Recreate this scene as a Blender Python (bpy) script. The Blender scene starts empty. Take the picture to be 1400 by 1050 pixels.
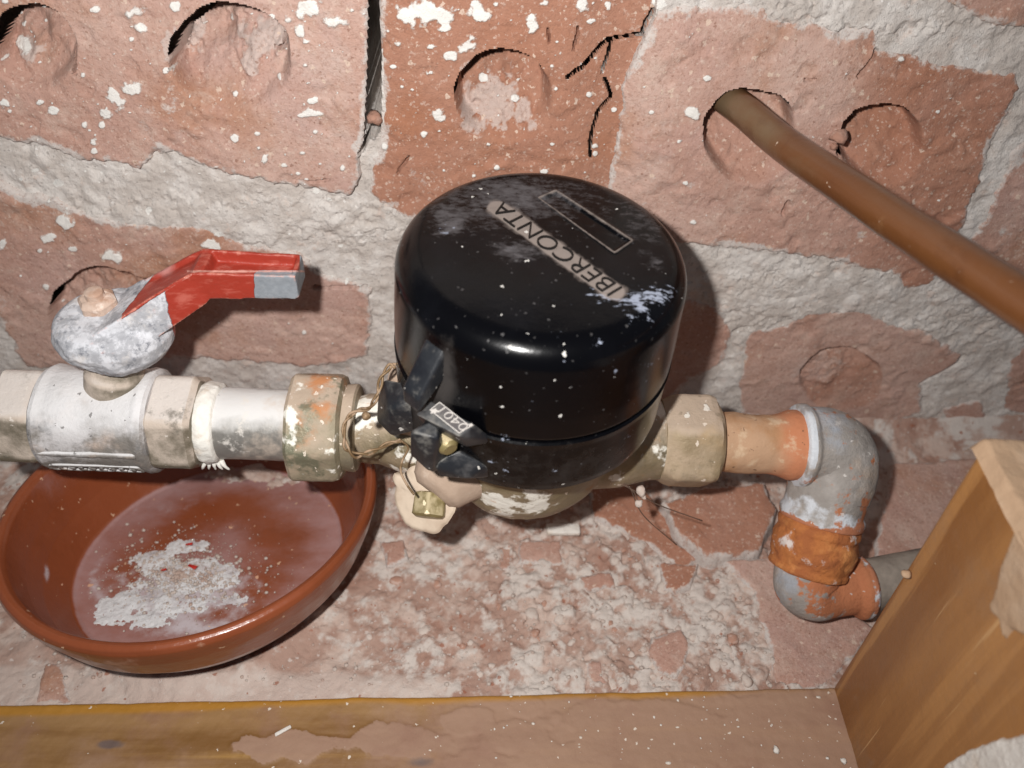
import bpy, bmesh, math, random
import numpy as np
from mathutils import Vector, Matrix, Quaternion
random.seed(7)
scene = bpy.context.scene
COL = scene.collection
# ------------------------------------------------------------------ camera
PITCH = math.radians(44.0)
CAM = np.array([0.0, -0.276, 0.302])
FPX = 1099.0
cam_d = bpy.data.cameras.new('camera')
cam_d.sensor_width = 36.0
cam_d.lens = FPX / 1400 * 36
cam_d.clip_start = 0.01
cam_d.clip_end = 20
cam_d.dof.use_dof = True
cam_d.dof.focus_distance = 0.28
cam_d.dof.aperture_fstop = 10.0
cam = bpy.data.objects.new('camera', cam_d)
COL.objects.link(cam)
cam.location = CAM
cam.rotation_euler = (math.pi / 2 - PITCH, 0, 0)
scene.camera = cam
# ------------------------------------------------------------------ light: dim surroundings and the phone's flash
world = bpy.data.worlds.new('World')
scene.world = world
world.use_nodes = True
bg = world.node_tree.nodes['Background']
bg.inputs[0].default_value = (0.80, 0.88, 1.0, 1)
bg.inputs[1].default_value = 0.115
fl = bpy.data.lights.new('flash', 'SPOT')
fl.spot_size = math.radians(150); fl.spot_blend = 1.0
fl.energy = 5.1
fl.shadow_soft_size = 0.0045
fl.color = (1.0, 0.98, 0.955)
flash = bpy.data.objects.new('flash', fl)
COL.objects.link(flash)
cF = np.array([0, math.cos(PITCH), -math.sin(PITCH)])
cU = np.array([0, math.sin(PITCH), math.cos(PITCH)])
cR = np.array([1.0, 0, 0])
flash.location = CAM - 0.031 * cR + 0.020 * cU
_aim = cF - 0.06 * cR + 0.10 * cU
flash.rotation_euler = Vector(_aim).to_track_quat('-Z', 'Y').to_euler()
scene.view_settings.view_transform = 'Standard'
scene.view_settings.look = 'None'
scene.view_settings.exposure = 0.0
scene.view_settings.gamma = 1.0
scene.render.engine = 'CYCLES'

# ------------------------------------------------------------------ measuring helpers (photograph pixels 1400 x 1050)
def ray(px, py):
    return cF + (px - 700) / FPX * cR + (525 - py) / FPX * cU
def at_x(px, py, X):
    r = ray(px, py); return CAM + r * ((X - CAM[0]) / r[0])
def at_y(px, py, Y=0.0):
    r = ray(px, py); return CAM + r * ((Y - CAM[1]) / r[1])
def at_z(px, py, Z=0.0):
    r = ray(px, py); return CAM + r * ((Z - CAM[2]) / r[2])
def at_d(px, py, d):
    return CAM + ray(px, py) * d

# ------------------------------------------------------------------ numpy noise
def _h(a, seed):
    a = (a ^ (a >> np.uint32(16))) * np.uint32(0x45d9f3b)
    a = (a ^ (a >> np.uint32(15)) ^ np.uint32(seed * 7919 + 13)) * np.uint32(0x2c1b3c6d)
    return a ^ (a >> np.uint32(16))
def hsh(ix, iy, iz, seed):
    with np.errstate(over='ignore'):
        a = (ix.astype(np.int64) & 0xffffffff).astype(np.uint32) * np.uint32(374761393)
        a = a + (iy.astype(np.int64) & 0xffffffff).astype(np.uint32) * np.uint32(668265263)
        if iz is not None:
            a = a + (iz.astype(np.int64) & 0xffffffff).astype(np.uint32) * np.uint32(2147483647)
        return _h(a, seed).astype(np.float64) / 4294967295.0
def n2(x, y, seed=0):
    ix = np.floor(x); iy = np.floor(y); fx = x - ix; fy = y - iy
    u = fx * fx * fx * (fx * (fx * 6 - 15) + 10); v = fy * fy * fy * (fy * (fy * 6 - 15) + 10)
    a = hsh(ix, iy, None, seed); b = hsh(ix + 1, iy, None, seed)
    c = hsh(ix, iy + 1, None, seed); d = hsh(ix + 1, iy + 1, None, seed)
    return ((a * (1 - u) + b * u) * (1 - v) + (c * (1 - u) + d * u) * v) * 2 - 1
def n3(x, y, z, seed=0):
    ix = np.floor(x); iy = np.floor(y); iz = np.floor(z)
    fx = x - ix; fy = y - iy; fz = z - iz
    u = fx * fx * (3 - 2 * fx); v = fy * fy * (3 - 2 * fy); w = fz * fz * (3 - 2 * fz)
    def L(dz):
        a = hsh(ix, iy, iz + dz, seed); b = hsh(ix + 1, iy, iz + dz, seed)
        c = hsh(ix, iy + 1, iz + dz, seed); d = hsh(ix + 1, iy + 1, iz + dz, seed)
        return (a * (1 - u) + b * u) * (1 - v) + (c * (1 - u) + d * u) * v
    return (L(0) * (1 - w) + L(1) * w) * 2 - 1
def f2(x, y, freq, octv=4, seed=0, gain=0.5):
    t = 0; a = 1.0; s = 0
    for o in range(octv):
        ang = 0.6 * o + seed
        xr = x * math.cos(ang) - y * math.sin(ang); yr = x * math.sin(ang) + y * math.cos(ang)
        t = t + a * n2(xr * freq + o * 17.3, yr * freq - o * 9.1, seed + o); s += a
        a *= gain; freq *= 2.07
    return t / s
def f3(P, freq, octv=3, seed=0, gain=0.5):
    t = 0; a = 1.0; s = 0
    for o in range(octv):
        t = t + a * n3(P[..., 0] * freq + o * 5.3, P[..., 1] * freq + o * 1.7, P[..., 2] * freq - o * 3.1, seed + o); s += a
        a *= gain; freq *= 2.03
    return t / s
def worley(x, y, freq, seed=0):
    X = x * freq; Y = y * freq; ix = np.floor(X); iy = np.floor(Y)
    best = np.full(X.shape, 9.0); rid = np.zeros(X.shape)
    for dx in (-1, 0, 1):
        for dy in (-1, 0, 1):
            cx = ix + dx; cy = iy + dy
            px = cx + hsh(cx, cy, None, seed); py = cy + hsh(cx, cy, None, seed + 1)
            d = np.hypot(X - px, Y - py); m = d < best
            best = np.where(m, d, best); rid = np.where(m, hsh(cx, cy, None, seed + 2), rid)
    return best, rid
def sstep(a, b, x):
    t = np.clip((x - a) / (b - a), 0, 1); return t * t * (3 - 2 * t)
def sdf(x, y, poly):
    d = np.full(x.shape, 1e9); ins = np.zeros(x.shape, bool); n = len(poly)
    for i in range(n):
        ax, ay = poly[i]; bx, by = poly[(i + 1) % n]
        ex, ey = bx - ax, by - ay; L = ex * ex + ey * ey + 1e-18
        t = np.clip(((x - ax) * ex + (y - ay) * ey) / L, 0, 1)
        d = np.minimum(d, (x - ax - t * ex) ** 2 + (y - ay - t * ey) ** 2)
        c = ((ay > y) != (by > y)) & (x < (bx - ax) * (y - ay) / (by - ay + 1e-18) + ax)
        ins ^= c
    d = np.sqrt(d); return np.where(ins, d, -d)
def pline(x, y, pts):
    d = np.full(x.shape, 1e9)
    for (ax, ay), (bx, by) in zip(pts[:-1], pts[1:]):
        ex, ey = bx - ax, by - ay; L = ex * ex + ey * ey + 1e-18
        t = np.clip(((x - ax) * ex + (y - ay) * ey) / L, 0, 1)
        d = np.minimum(d, np.hypot(x - ax - t * ex, y - ay - t * ey))
    return d

# ------------------------------------------------------------------ materials
def lin(c):
    return tuple((v / 255 / 12.92) if v / 255 <= 0.04045 else ((v / 255 + 0.055) / 1.055) ** 2.4 for v in c)
def material(name, base, rough=0.6, metal=0.0, layers=(), bumps=(), coat=0.0, spec=0.5, sss=0.0):
    m = bpy.data.materials.new(name); m.use_nodes = True
    nt = m.node_tree; N = nt.nodes; Lk = nt.links
    bs = N['Principled BSDF']
    tc = N.new('ShaderNodeTexCoord'); geo = None
    def noise(scale, detail=4, off=0.0, stretch=None, rgh=0.6):
        mp = N.new('ShaderNodeMapping')
        mp.inputs['Location'].default_value = (off * 1.31, off * 0.77, off * 2.3)
        if stretch: mp.inputs['Scale'].default_value = stretch
        Lk.new(tc.outputs['Object'], mp.inputs[0])
        n = N.new('ShaderNodeTexNoise'); n.inputs['Scale'].default_value = scale
        n.inputs['Detail'].default_value = detail; n.inputs['Roughness'].default_value = rgh
        Lk.new(mp.outputs[0], n.inputs['Vector']); return n.outputs['Fac']
    def math_(op, a, b):
        n = N.new('ShaderNodeMath'); n.operation = op
        for i, v in enumerate((a, b)):
            if hasattr(v, 'links'): Lk.new(v, n.inputs[i])
            else: n.inputs[i].default_value = v
        return n.outputs[0]
    def mapr(v, lo, hi, fac):
        n = N.new('ShaderNodeMapRange'); n.interpolation_type = 'SMOOTHSTEP'
        Lk.new(v, n.inputs[0]); n.inputs[1].default_value = lo; n.inputs[2].default_value = hi
        n.inputs[3].default_value = 0; n.inputs[4].default_value = fac; return n.outputs[0]
    rgb = N.new('ShaderNodeRGB'); rgb.outputs[0].default_value = (*lin(base), 1); col = rgb.outputs[0]
    rv = N.new('ShaderNodeValue'); rv.outputs[0].default_value = rough; ro = rv.outputs[0]
    mv = N.new('ShaderNodeValue'); mv.outputs[0].default_value = metal; me = mv.outputs[0]
    hts = []
    for i, l in enumerate(layers):
        k = l.get('k', 'noise'); off = l.get('off', i * 3.7 + len(name)); sc = l.get('s', 100)
        nz = noise(sc, l.get('d', 4), off, l.get('st'), l.get('r', 0.6))
        if k == 'noise': v = nz
        elif k == 'attr':
            a = N.new('ShaderNodeAttribute'); a.attribute_name = l['a']
            v = math_('ADD', a.outputs['Fac'], math_('MULTIPLY', math_('SUBTRACT', nz, 0.5), l.get('n', 0.6)))
        elif k == 'up':
            if geo is None: geo = N.new('ShaderNodeNewGeometry')
            sx = N.new('ShaderNodeSeparateXYZ'); Lk.new(geo.outputs['Normal'], sx.inputs[0])
            v = math_('ADD', sx.outputs[2], math_('MULTIPLY', math_('SUBTRACT', nz, 0.5), l.get('n', 0.6)))
        elif k == 'edge':
            if geo is None: geo = N.new('ShaderNodeNewGeometry')
            v = math_('ADD', geo.outputs['Pointiness'], math_('MULTIPLY', math_('SUBTRACT', nz, 0.5), l.get('n', 0.2)))
        elif k == 'speck':
            mx = N.new('ShaderNodeVectorMath'); mx.operation = 'ADD'
            nn = N.new('ShaderNodeTexNoise'); nn.inputs['Scale'].default_value = sc * 2.2
            Lk.new(tc.outputs['Object'], nn.inputs['Vector'])
            sb = N.new('ShaderNodeVectorMath'); sb.operation = 'MULTIPLY_ADD'
            Lk.new(nn.outputs['Color'], sb.inputs[0]); sb.inputs[1].default_value = (0.9 / sc,) * 3; sb.inputs[2].default_value = (off,) * 3
            Lk.new(tc.outputs['Object'], mx.inputs[0]); Lk.new(sb.outputs[0], mx.inputs[1])
            vo = N.new('ShaderNodeTexVoronoi'); vo.inputs['Scale'].default_value = sc
            Lk.new(mx.outputs[0], vo.inputs['Vector'])
            sp = N.new('ShaderNodeSeparateColor'); Lk.new(vo.outputs['Color'], sp.inputs[0])
            p = math_('POWER', sp.outputs[0], l.get('p', 5.0))
            v = math_('SUBTRACT', math_('MULTIPLY', p, l.get('size', 0.6) * 0.62), vo.outputs['Distance'])
        f = mapr(v, l.get('lo', 0.45), l.get('hi', 0.6), l.get('f', 1.0))
        if 'only' in l:      # confined to an attribute region
            a = N.new('ShaderNodeAttribute'); a.attribute_name = l['only']
            f = math_('MULTIPLY', f, a.outputs['Fac'])
        mxn = N.new('ShaderNodeMix'); mxn.data_type = 'RGBA'
        Lk.new(f, mxn.inputs[0]); Lk.new(col, mxn.inputs[6]); mxn.inputs[7].default_value = (*lin(l['c']), 1)
        col = mxn.outputs[2]
        if 'ro' in l:
            x = N.new('ShaderNodeMix'); Lk.new(f, x.inputs[0]); Lk.new(ro, x.inputs[2]); x.inputs[3].default_value = l['ro']; ro = x.outputs[0]
        if 'me' in l:
            x = N.new('ShaderNodeMix'); Lk.new(f, x.inputs[0]); Lk.new(me, x.inputs[2]); x.inputs[3].default_value = l['me']; me = x.outputs[0]
        if 'h' in l: hts.append((f, l['h']))
    Lk.new(col, bs.inputs['Base Color']); Lk.new(ro, bs.inputs['Roughness']); Lk.new(me, bs.inputs['Metallic'])
    bs.inputs['Coat Weight'].default_value = coat; bs.inputs['Coat Roughness'].default_value = 0.12
    bs.inputs['Specular IOR Level'].default_value = spec
    prev = None
    for j, b in enumerate(bumps):
        nz = noise(b[0], b[2] if len(b) > 2 else 5, 11.3 * j + 2, b[3] if len(b) > 3 else None, 0.65)
        bn = N.new('ShaderNodeBump'); bn.inputs['Strength'].default_value = 1.0; bn.inputs['Distance'].default_value = b[1]
        Lk.new(nz, bn.inputs['Height'])
        if prev: Lk.new(prev, bn.inputs['Normal'])
        prev = bn.outputs[0]
    for f, d in hts:
        bn = N.new('ShaderNodeBump'); bn.inputs['Strength'].default_value = 1.0; bn.inputs['Distance'].default_value = d
        Lk.new(f, bn.inputs['Height'])
        if prev: Lk.new(prev, bn.inputs['Normal'])
        prev = bn.outputs[0]
    if prev: Lk.new(prev, bs.inputs['Normal'])
    return m
WHITE = (226, 222, 216)
DUST = (186, 162, 146)
MAT = {}
MAT['brick'] = material('clay_brick', (178, 140, 125), 0.92, layers=[
    dict(c=(192, 161, 148), s=16, lo=0.42, hi=0.62, f=0.85, d=7),
    dict(c=(166, 118, 90), s=22, lo=0.50, hi=0.68, f=0.7, off=9, d=7),
    dict(c=(182, 148, 138), s=34, lo=0.48, hi=0.66, f=0.6, off=19, d=7),
    dict(c=(198, 174, 160), s=75, lo=0.50, hi=0.72, f=0.6, off=5, d=8, r=0.7),
    dict(c=(146, 104, 86), s=210, lo=0.54, hi=0.76, f=0.45, off=15, d=6, r=0.7),
    dict(k='attr', a='warm', n=0.6, s=36, c=(156, 102, 74), lo=0.3, hi=0.85, f=0.75, d=7),
    dict(k='attr', a='pale', n=1.1, s=90, c=(194, 178, 170), lo=0.35, hi=0.95, f=0.75, d=9, r=0.7),
    dict(k='attr', a='smear', n=1.6, s=170, c=(200, 192, 186), lo=0.45, hi=0.7, f=0.9, d=9, r=0.7),
    dict(k='speck', s=330, size=0.62, p=5, c=(208, 184, 166), lo=0.0, hi=0.05, f=0.85),
    dict(k='speck', s=760, size=0.75, p=3.5, c=(204, 182, 168), lo=0.0, hi=0.10, f=0.6),
    dict(k='speck', s=600, size=0.6, p=5, c=(132, 92, 74), lo=0.0, hi=0.08, f=0.6, off=33),
    dict(c=(140, 98, 80), s=800, lo=0.52, hi=0.62, f=0.35, off=51, d=4, r=.7),
    dict(c=(206, 182, 168), s=500, lo=0.56, hi=0.66, f=0.45, off=57, d=5, r=.7),
    dict(k='attr', a='paint', n=1.3, s=420, c=WHITE, lo=0.32, hi=0.62, f=0.97, d=8, h=0.00015, r=0.75)],
    bumps=[(110, 0.0004, 8), (560, 0.0004, 6), (1600, 0.0003, 3)])
MAT['mortar'] = material('lime_mortar', (194, 184, 176), 0.95, layers=[
    dict(c=(216, 209, 203), s=60, lo=0.44, hi=0.58, f=0.8, d=9, r=.72),
    dict(c=(176, 166, 160), s=90, lo=0.54, hi=0.70, f=0.65, off=7, d=9, r=.75),
    dict(c=(208, 184, 170), s=130, lo=0.56, hi=0.70, f=0.6, off=17, d=8, r=.7),
    dict(c=(196, 166, 152), s=20, lo=0.60, hi=0.74, f=0.5, off=3, d=7),
    dict(k='speck', s=700, size=0.8, p=3, c=(152, 142, 136), lo=0.0, hi=0.10, f=0.55),
    dict(k='speck', s=420, size=0.5, p=5, c=(232, 228, 224), lo=0.0, hi=0.08, f=0.7),
    dict(k='attr', a='paint', n=0.8, s=420, c=WHITE, lo=0.34, hi=0.42, f=1.0, d=5)],
    bumps=[(240, 0.0004, 8), (900, 0.0006, 5), (2000, 0.0003, 3)])
MAT['rubble'] = material('rubble_floor', (166, 136, 122), 0.95, layers=[
    dict(c=(152, 114, 98), s=28, lo=0.45, hi=0.65, f=0.8, d=6),
    dict(c=(196, 176, 164), s=60, lo=0.46, hi=0.62, f=0.8, d=7, off=8),
    dict(k='attr', a='white', n=1.2, s=260, c=(200, 190, 182), lo=0.32, hi=0.78, f=0.9, d=9, r=.7),
    dict(k='attr', a='smooth', n=0.5, s=60, c=(196, 180, 170), lo=0.35, hi=0.9, f=0.7, d=5),
    dict(k='speck', s=380, size=0.6, p=3, c=(204, 192, 184), lo=0.0, hi=0.10, f=0.7),
    dict(k='speck', s=300, size=0.55, p=4, c=(150, 96, 74), lo=0.0, hi=0.08, f=0.8, off=6)],
    bumps=[(220, 0.0007, 6), (900, 0.0003, 4)])
MAT['lump'] = material('mortar_lump', (192, 178, 168), 0.95, layers=[
    dict(c=(178, 150, 136), s=90, lo=0.48, hi=0.66, f=0.8, d=6)], bumps=[(500, 0.0009, 5)])
MAT['chip'] = material('brick_chip', (168, 126, 108), 0.95, layers=[
    dict(c=(196, 170, 156), s=90, lo=0.48, hi=0.66, f=0.8, d=6)], bumps=[(500, 0.0009, 5)])
MAT['lump_small'] = material('small_mortar_lump', (196, 182, 172), 0.95, layers=[dict(c=(178, 152, 140), s=1.5, lo=0.48, hi=0.66, f=0.8, d=6)])
MAT['chip_small'] = material('small_brick_chip', (172, 132, 114), 0.95, layers=[dict(c=(192, 168, 156), s=1.5, lo=0.48, hi=0.66, f=0.8, d=6)])
MAT['plaster'] = material('white_plaster', (222, 216, 208), 0.9, layers=[
    dict(c=(200, 176, 150), s=60, lo=0.45, hi=0.65, f=0.6, d=6)], bumps=[(260, 0.0012, 5)])
MAT['flakered'] = material('red_paint_flake', (176, 40, 28), 0.5, bumps=[(600, 0.0002)])
MAT['terracotta'] = material('glazed_terracotta', (134, 70, 42), 0.28, coat=0.2, layers=[
    dict(c=(112, 56, 30), s=16, lo=0.45, hi=0.7, f=0.6, d=5),
    dict(k='attr', a='film', n=1.3, s=34, st=(1, 1.6, 1), c=(164, 130, 128), lo=0.30, hi=1.15, f=0.85, ro=0.75, d=9, r=.7),
    dict(k='attr', a='stain', n=1.5, s=110, c=(196, 188, 192), lo=0.40, hi=1.05, f=0.85, ro=0.85, d=9, r=.72),
    dict(k='attr', a='drip', n=0.8, s=180, c=(180, 140, 116), lo=0.5, hi=0.75, f=0.8, ro=0.85, d=6),
    dict(k='speck', s=120, size=0.28, p=3, c=(206, 160, 130), lo=0.0, hi=0.03, f=0.9, ro=0.9),
    dict(k='speck', s=260, size=0.35, p=4, c=(206, 170, 140), lo=0.0, hi=0.03, f=0.8, ro=0.9)],
    bumps=[(60, 0.0006, 3), (600, 0.00008, 4)])
MAT['powder'] = material('plaster_powder', (210, 208, 208), 0.95, layers=[
    dict(c=(178, 166, 168), s=120, lo=0.48, hi=0.66, f=0.7, d=6),
    dict(k='speck', s=420, size=0.5, p=4, c=(150, 110, 104), lo=0, hi=0.05, f=0.8)], bumps=[(500, 0.0008, 5)])
MAT['bakelite'] = material('black_bakelite', (4, 4, 6), 0.21, spec=0.24, layers=[
    dict(c=(14, 15, 19), s=50, lo=0.45, hi=0.75, f=0.6, d=6, ro=0.26),
    dict(k='attr', a='dust', n=1.7, s=260, c=(106, 102, 104), lo=0.52, hi=1.15, f=0.6, ro=0.85, d=9, st=(1, 1.8, 1), r=0.72),
    dict(k='attr', a='grime', n=1.2, s=160, c=(58, 54, 52), lo=0.35, hi=1.1, f=0.9, ro=0.8, d=9, r=0.7),
    dict(k='attr', a='chalk', n=3.0, s=330, c=(150, 156, 172), lo=0.66, hi=0.90, f=0.85, ro=0.9, d=9, st=(1, 2.0, 1), r=0.7),
    dict(k='attr', a='halo', n=0.8, s=330, c=(134, 122, 115), lo=0.25, hi=0.95, f=0.9, ro=0.9, d=6, r=0.7),
    dict(k='noise', s=60, c=(46, 46, 50), lo=0.62, hi=0.80, f=0.3, ro=0.55, d=9, off=21, st=(1, 2.6, 1), r=0.7),
    dict(k='speck', s=420, size=0.55, p=34, c=(200, 196, 190), lo=0.0, hi=0.03, f=0.9, ro=0.9),
    dict(k='speck', s=800, size=0.7, p=10, c=(90, 88, 88), lo=0.0, hi=0.2, f=0.5, ro=0.9, off=4)],
    bumps=[(90, 0.00010, 4), (1500, 0.00002, 3)])
MAT['rubberblack'] = material('dusty_black_plastic', (30, 32, 36), 0.38, layers=[
    dict(k='up', s=160, n=0.9, c=(92, 92, 92), lo=0.75, hi=1.15, f=0.75, ro=0.85, d=7),
    dict(c=(80, 78, 78), s=110, lo=0.52, hi=0.72, f=0.55, ro=0.8, d=8),
    dict(k='edge', s=260, n=0.22, c=(124, 120, 114), lo=0.54, hi=0.62, f=0.8, ro=0.9, d=7),
    dict(c=(20, 21, 26), s=45, lo=0.52, hi=0.66, f=0.8, d=6, off=40, ro=0.3),
    dict(k='speck', s=340, size=0.5, p=7, c=(190, 186, 180), lo=0.0, hi=0.03, f=0.9, ro=0.9)],
    bumps=[(300, 0.0002, 5)])
MAT['letter'] = material('raised_black_letters', (12, 11, 11), 0.5)
MAT['inkwhite'] = material('pale_worn_relief', (188, 182, 176), 0.8)
MAT['label'] = material('dusty_plate', (84, 80, 80), 0.7, layers=[dict(c=(130, 128, 122), s=200, lo=0.5, hi=0.7, f=0.7)], bumps=[(600, .0002)])
def brassy(name, base, extra=(), rough=0.55, metal=0.25, dustf=0.75):
    return material(name, base, rough, metal, layers=[
        dict(c=(120, 112, 96), s=70, lo=0.5, hi=0.7, f=0.7, d=6),
        dict(c=(182, 160, 138), s=45, lo=0.42, hi=0.68, f=dustf, ro=0.9, me=0.0, d=7, off=3),
        dict(k='up', s=120, n=0.9, c=(186, 166, 148), lo=0.45, hi=1.0, f=0.8, ro=0.95, me=0.0, d=6),
        *extra,
        dict(k='speck', s=150, size=0.5, p=4, c=(226, 218, 206), lo=0.0, hi=0.05, f=0.95, ro=0.8, me=0, h=0.0002),
        dict(k='speck', s=340, size=0.6, p=4, c=(220, 206, 190), lo=0.0, hi=0.05, f=0.9, ro=0.8, me=0, off=5)],
        bumps=[(200, 0.0004, 6), (900, 0.0002, 4)])
MAT['brass'] = brassy('dirty_brass', (136, 124, 102))
MAT['nutleft'] = brassy('tarnished_brass_nut', (140, 132, 110), extra=[
    dict(k='noise', s=55, c=(186, 116, 60), lo=0.56, hi=0.70, f=0.8, ro=0.9, me=0, d=6, off=31),
    dict(k='noise', s=70, c=(110, 112, 92), lo=0.56, hi=0.64, f=0.8, ro=0.4, me=0.3, d=6, off=41),
    dict(k='noise', s=80, c=(232, 228, 218), lo=0.60, hi=0.66, f=0.9, ro=0.9, me=0, d=5, off=51)])
MAT['nutright'] = brassy('sandy_brass_nut', (150, 132, 104), extra=[
    dict(k='noise', s=50, c=(172, 144, 108), lo=0.48, hi=0.66, f=0.7, ro=0.9, me=0, d=6, off=31),
    dict(k='noise', s=130, c=(110, 98, 76), lo=0.56, hi=0.68, f=0.6, d=8, off=35, r=.7),
    dict(k='edge', s=200, n=0.2, c=(196, 180, 152), lo=0.53, hi=0.6, f=0.6, d=6)])
MAT['meterbody'] = brassy('meter_brass_body', (128, 116, 88), dustf=0.5, metal=0.45, rough=0.42, extra=[
    dict(k='noise', s=48, c=(234, 230, 220), lo=0.53, hi=0.58, f=0.95, ro=0.8, me=0, d=5, off=61),
    dict(k='noise', s=60, c=(190, 130, 70), lo=0.60, hi=0.70, f=0.8, ro=0.9, me=0, d=5, off=71)])
MAT['boss'] = material('taupe_painted_brass', (172, 150, 132), 0.8, layers=[
    dict(c=(150, 128, 110), s=60, lo=0.45, hi=0.7, f=0.7, d=5),
    dict(c=(206, 190, 174), s=120, lo=0.56, hi=0.7, f=0.6, d=6)], bumps=[(160, 0.0004, 5)])
MAT['plug'] = material('olive_brass_plug', (134, 120, 82), 0.38, 0.35, layers=[
    dict(k='up', s=300, n=1.2, c=(186, 170, 138), lo=0.5, hi=1.0, f=0.7, ro=.9, me=0),
    dict(k='speck', s=260, size=0.55, p=2.5, c=(230, 214, 180), lo=0.0, hi=0.05, f=0.95, ro=0.7, me=0)], bumps=[(300, 0.0003)])
MAT['washer'] = material('beige_plastic_cap', (196, 178, 158), 0.7, layers=[dict(c=(168, 146, 126), s=60, lo=0.45, hi=0.7, f=0.7)], bumps=[(260, 0.0003)])
MAT['wire'] = material('old_brass_wire', (120, 96, 68), 0.55, 0.3, layers=[dict(c=(166, 140, 116), s=200, lo=0.45, hi=0.6, f=0.8, me=0.0, ro=0.9)])
MAT['valve'] = material('plastered_brass_valve', (128, 122, 116), 0.7, 0.2, layers=[
    dict(c=(200, 196, 196), s=44, lo=0.44, hi=0.60, f=0.8, ro=0.95, me=0, d=9, r=.7),
    dict(c=(194, 172, 156), s=50, lo=0.50, hi=0.66, f=0.75, ro=0.95, me=0, d=7, off=8),
    dict(c=(112, 110, 110), s=70, lo=0.56, hi=0.68, f=0.75, d=9, off=12, r=.7),
    dict(k='up', s=60, n=1.3, c=(216, 214, 214), lo=0.30, hi=0.9, f=0.85, ro=0.95, me=0, d=7),
    dict(k='speck', s=420, size=0.5, p=4, c=(112, 108, 106), lo=0, hi=0.05, f=0.8)],
    bumps=[(140, 0.0006, 6), (800, 0.00025, 4)])
MAT['valvehex'] = material('dusty_hex_end', (112, 104, 88), 0.45, 0.3, layers=[
    dict(k='up', c=(200, 184, 170), s=80, n=1.8, lo=-0.15, hi=0.55, f=0.85, ro=0.9, me=0, d=6),
    dict(k='up', s=60, n=0.8, c=(208, 200, 194), lo=0.55, hi=1.0, f=0.8, ro=0.95, me=0, d=6),
    dict(c=(104, 98, 88), s=90, lo=0.54, hi=0.68, f=0.75, d=9, off=12, r=.72),
    dict(k='edge', s=200, n=0.2, c=(214, 204, 190), lo=0.53, hi=0.60, f=0.7, d=6),
    dict(k='speck', s=400, size=0.6, p=5, c=(216, 206, 196), lo=0.0, hi=0.08, f=0.8)],
    bumps=[(180, 0.0004, 6), (900, 0.0002, 4)])
MAT['galv'] = material('galvanised_pipe', (146, 142, 136), 0.45, 0.5, layers=[
    dict(c=(112, 110, 106), s=60, lo=0.48, hi=0.68, f=0.75, d=7),
    dict(k='up', s=70, n=0.9, c=(222, 220, 218), lo=0.55, hi=0.95, f=0.85, ro=0.95, me=0, d=6),
    dict(c=(196, 178, 162), s=60, lo=0.48, hi=0.66, f=0.7, ro=0.9, me=0, d=8, off=26),
    dict(c=(214, 208, 200), s=110, lo=0.56, hi=0.66, f=0.8, ro=0.9, me=0, d=8, off=6, r=.7),
    dict(c=(70, 68, 66), s=90, lo=0.66, hi=0.74, f=0.7, d=7, off=16)],
    bumps=[(500, 0.00015, 5)])
MAT['tape'] = material('white_sealing_paste', (226, 222, 214), 0.8, layers=[dict(c=(206, 190, 172), s=160, lo=0.52, hi=0.7, f=0.6)], bumps=[(260, 0.0007, 6)])
MAT['casting'] = material('corroded_zinc_lever', (158, 158, 162), 0.85, layers=[
    dict(c=(204, 204, 208), s=170, lo=0.44, hi=0.58, f=0.85, d=9, r=.7),
    dict(c=(104, 106, 114), s=230, lo=0.54, hi=0.66, f=0.85, d=9, off=9, r=.7),
    dict(c=(214, 206, 200), s=90, lo=0.56, hi=0.70, f=0.6, d=8, off=29, r=.7),
    dict(k='attr', a='grey', n=0.4, s=200, c=(120, 126, 132), lo=0.3, hi=0.6, f=0.85, ro=0.45, d=5),
    dict(k='attr', a='red', n=0.55, s=170, c=(150, 50, 36), lo=0.47, hi=0.53, f=1.0, ro=0.42, d=6, h=0.0004),
    dict(k='noise', s=300, c=(186, 104, 90), lo=0.52, hi=0.70, f=0.6, d=8, off=44, st=(.3, 1, 1), only='red'),
    dict(k='up', s=170, n=1.6, c=(186, 122, 108), lo=0.95, hi=1.35, f=0.6, ro=.85, d=8, r=.7, only='red'),
    dict(k='edge', s=300, n=0.20, c=(214, 150, 130), lo=0.525, hi=0.60, f=0.8, ro=0.8, d=7),
    dict(k='attr', a='fade', n=0.9, s=120, c=(178, 132, 126), lo=0.5, hi=1.0, f=0.7, ro=0.8, d=6),
    dict(k='attr', a='rim', n=0.8, s=300, c=(222, 170, 156), lo=0.62, hi=0.95, f=0.8, ro=0.7, d=5)],
    bumps=[(420, 0.0003, 5)])
MAT['levernut'] = material('rusty_nut', (190, 166, 150), 0.85, layers=[
    dict(c=(170, 134, 112), s=160, lo=0.45, hi=0.65, f=0.8), dict(c=(220, 200, 186), s=200, lo=0.56, hi=0.68, f=0.8, off=4)], bumps=[(400, 0.0006, 5)])
MAT['sandpipe'] = material('sandy_rusty_pipe', (182, 146, 116), 0.85, layers=[
    dict(c=(170, 124, 84), s=70, lo=0.45, hi=0.65, f=0.7, d=6),
    dict(k='attr', a='rust', n=0.7, s=90, c=(190, 116, 78), lo=0.35, hi=0.95, f=0.8, d=8),
    dict(c=(206, 180, 150), s=160, lo=0.56, hi=0.70, f=0.7, d=7, off=6),
    dict(k='speck', s=360, size=0.5, p=4, c=(110, 80, 56), lo=0, hi=0.05, f=0.8)], bumps=[(180, 0.0005, 6), (900, 0.0002, 4)])
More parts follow.
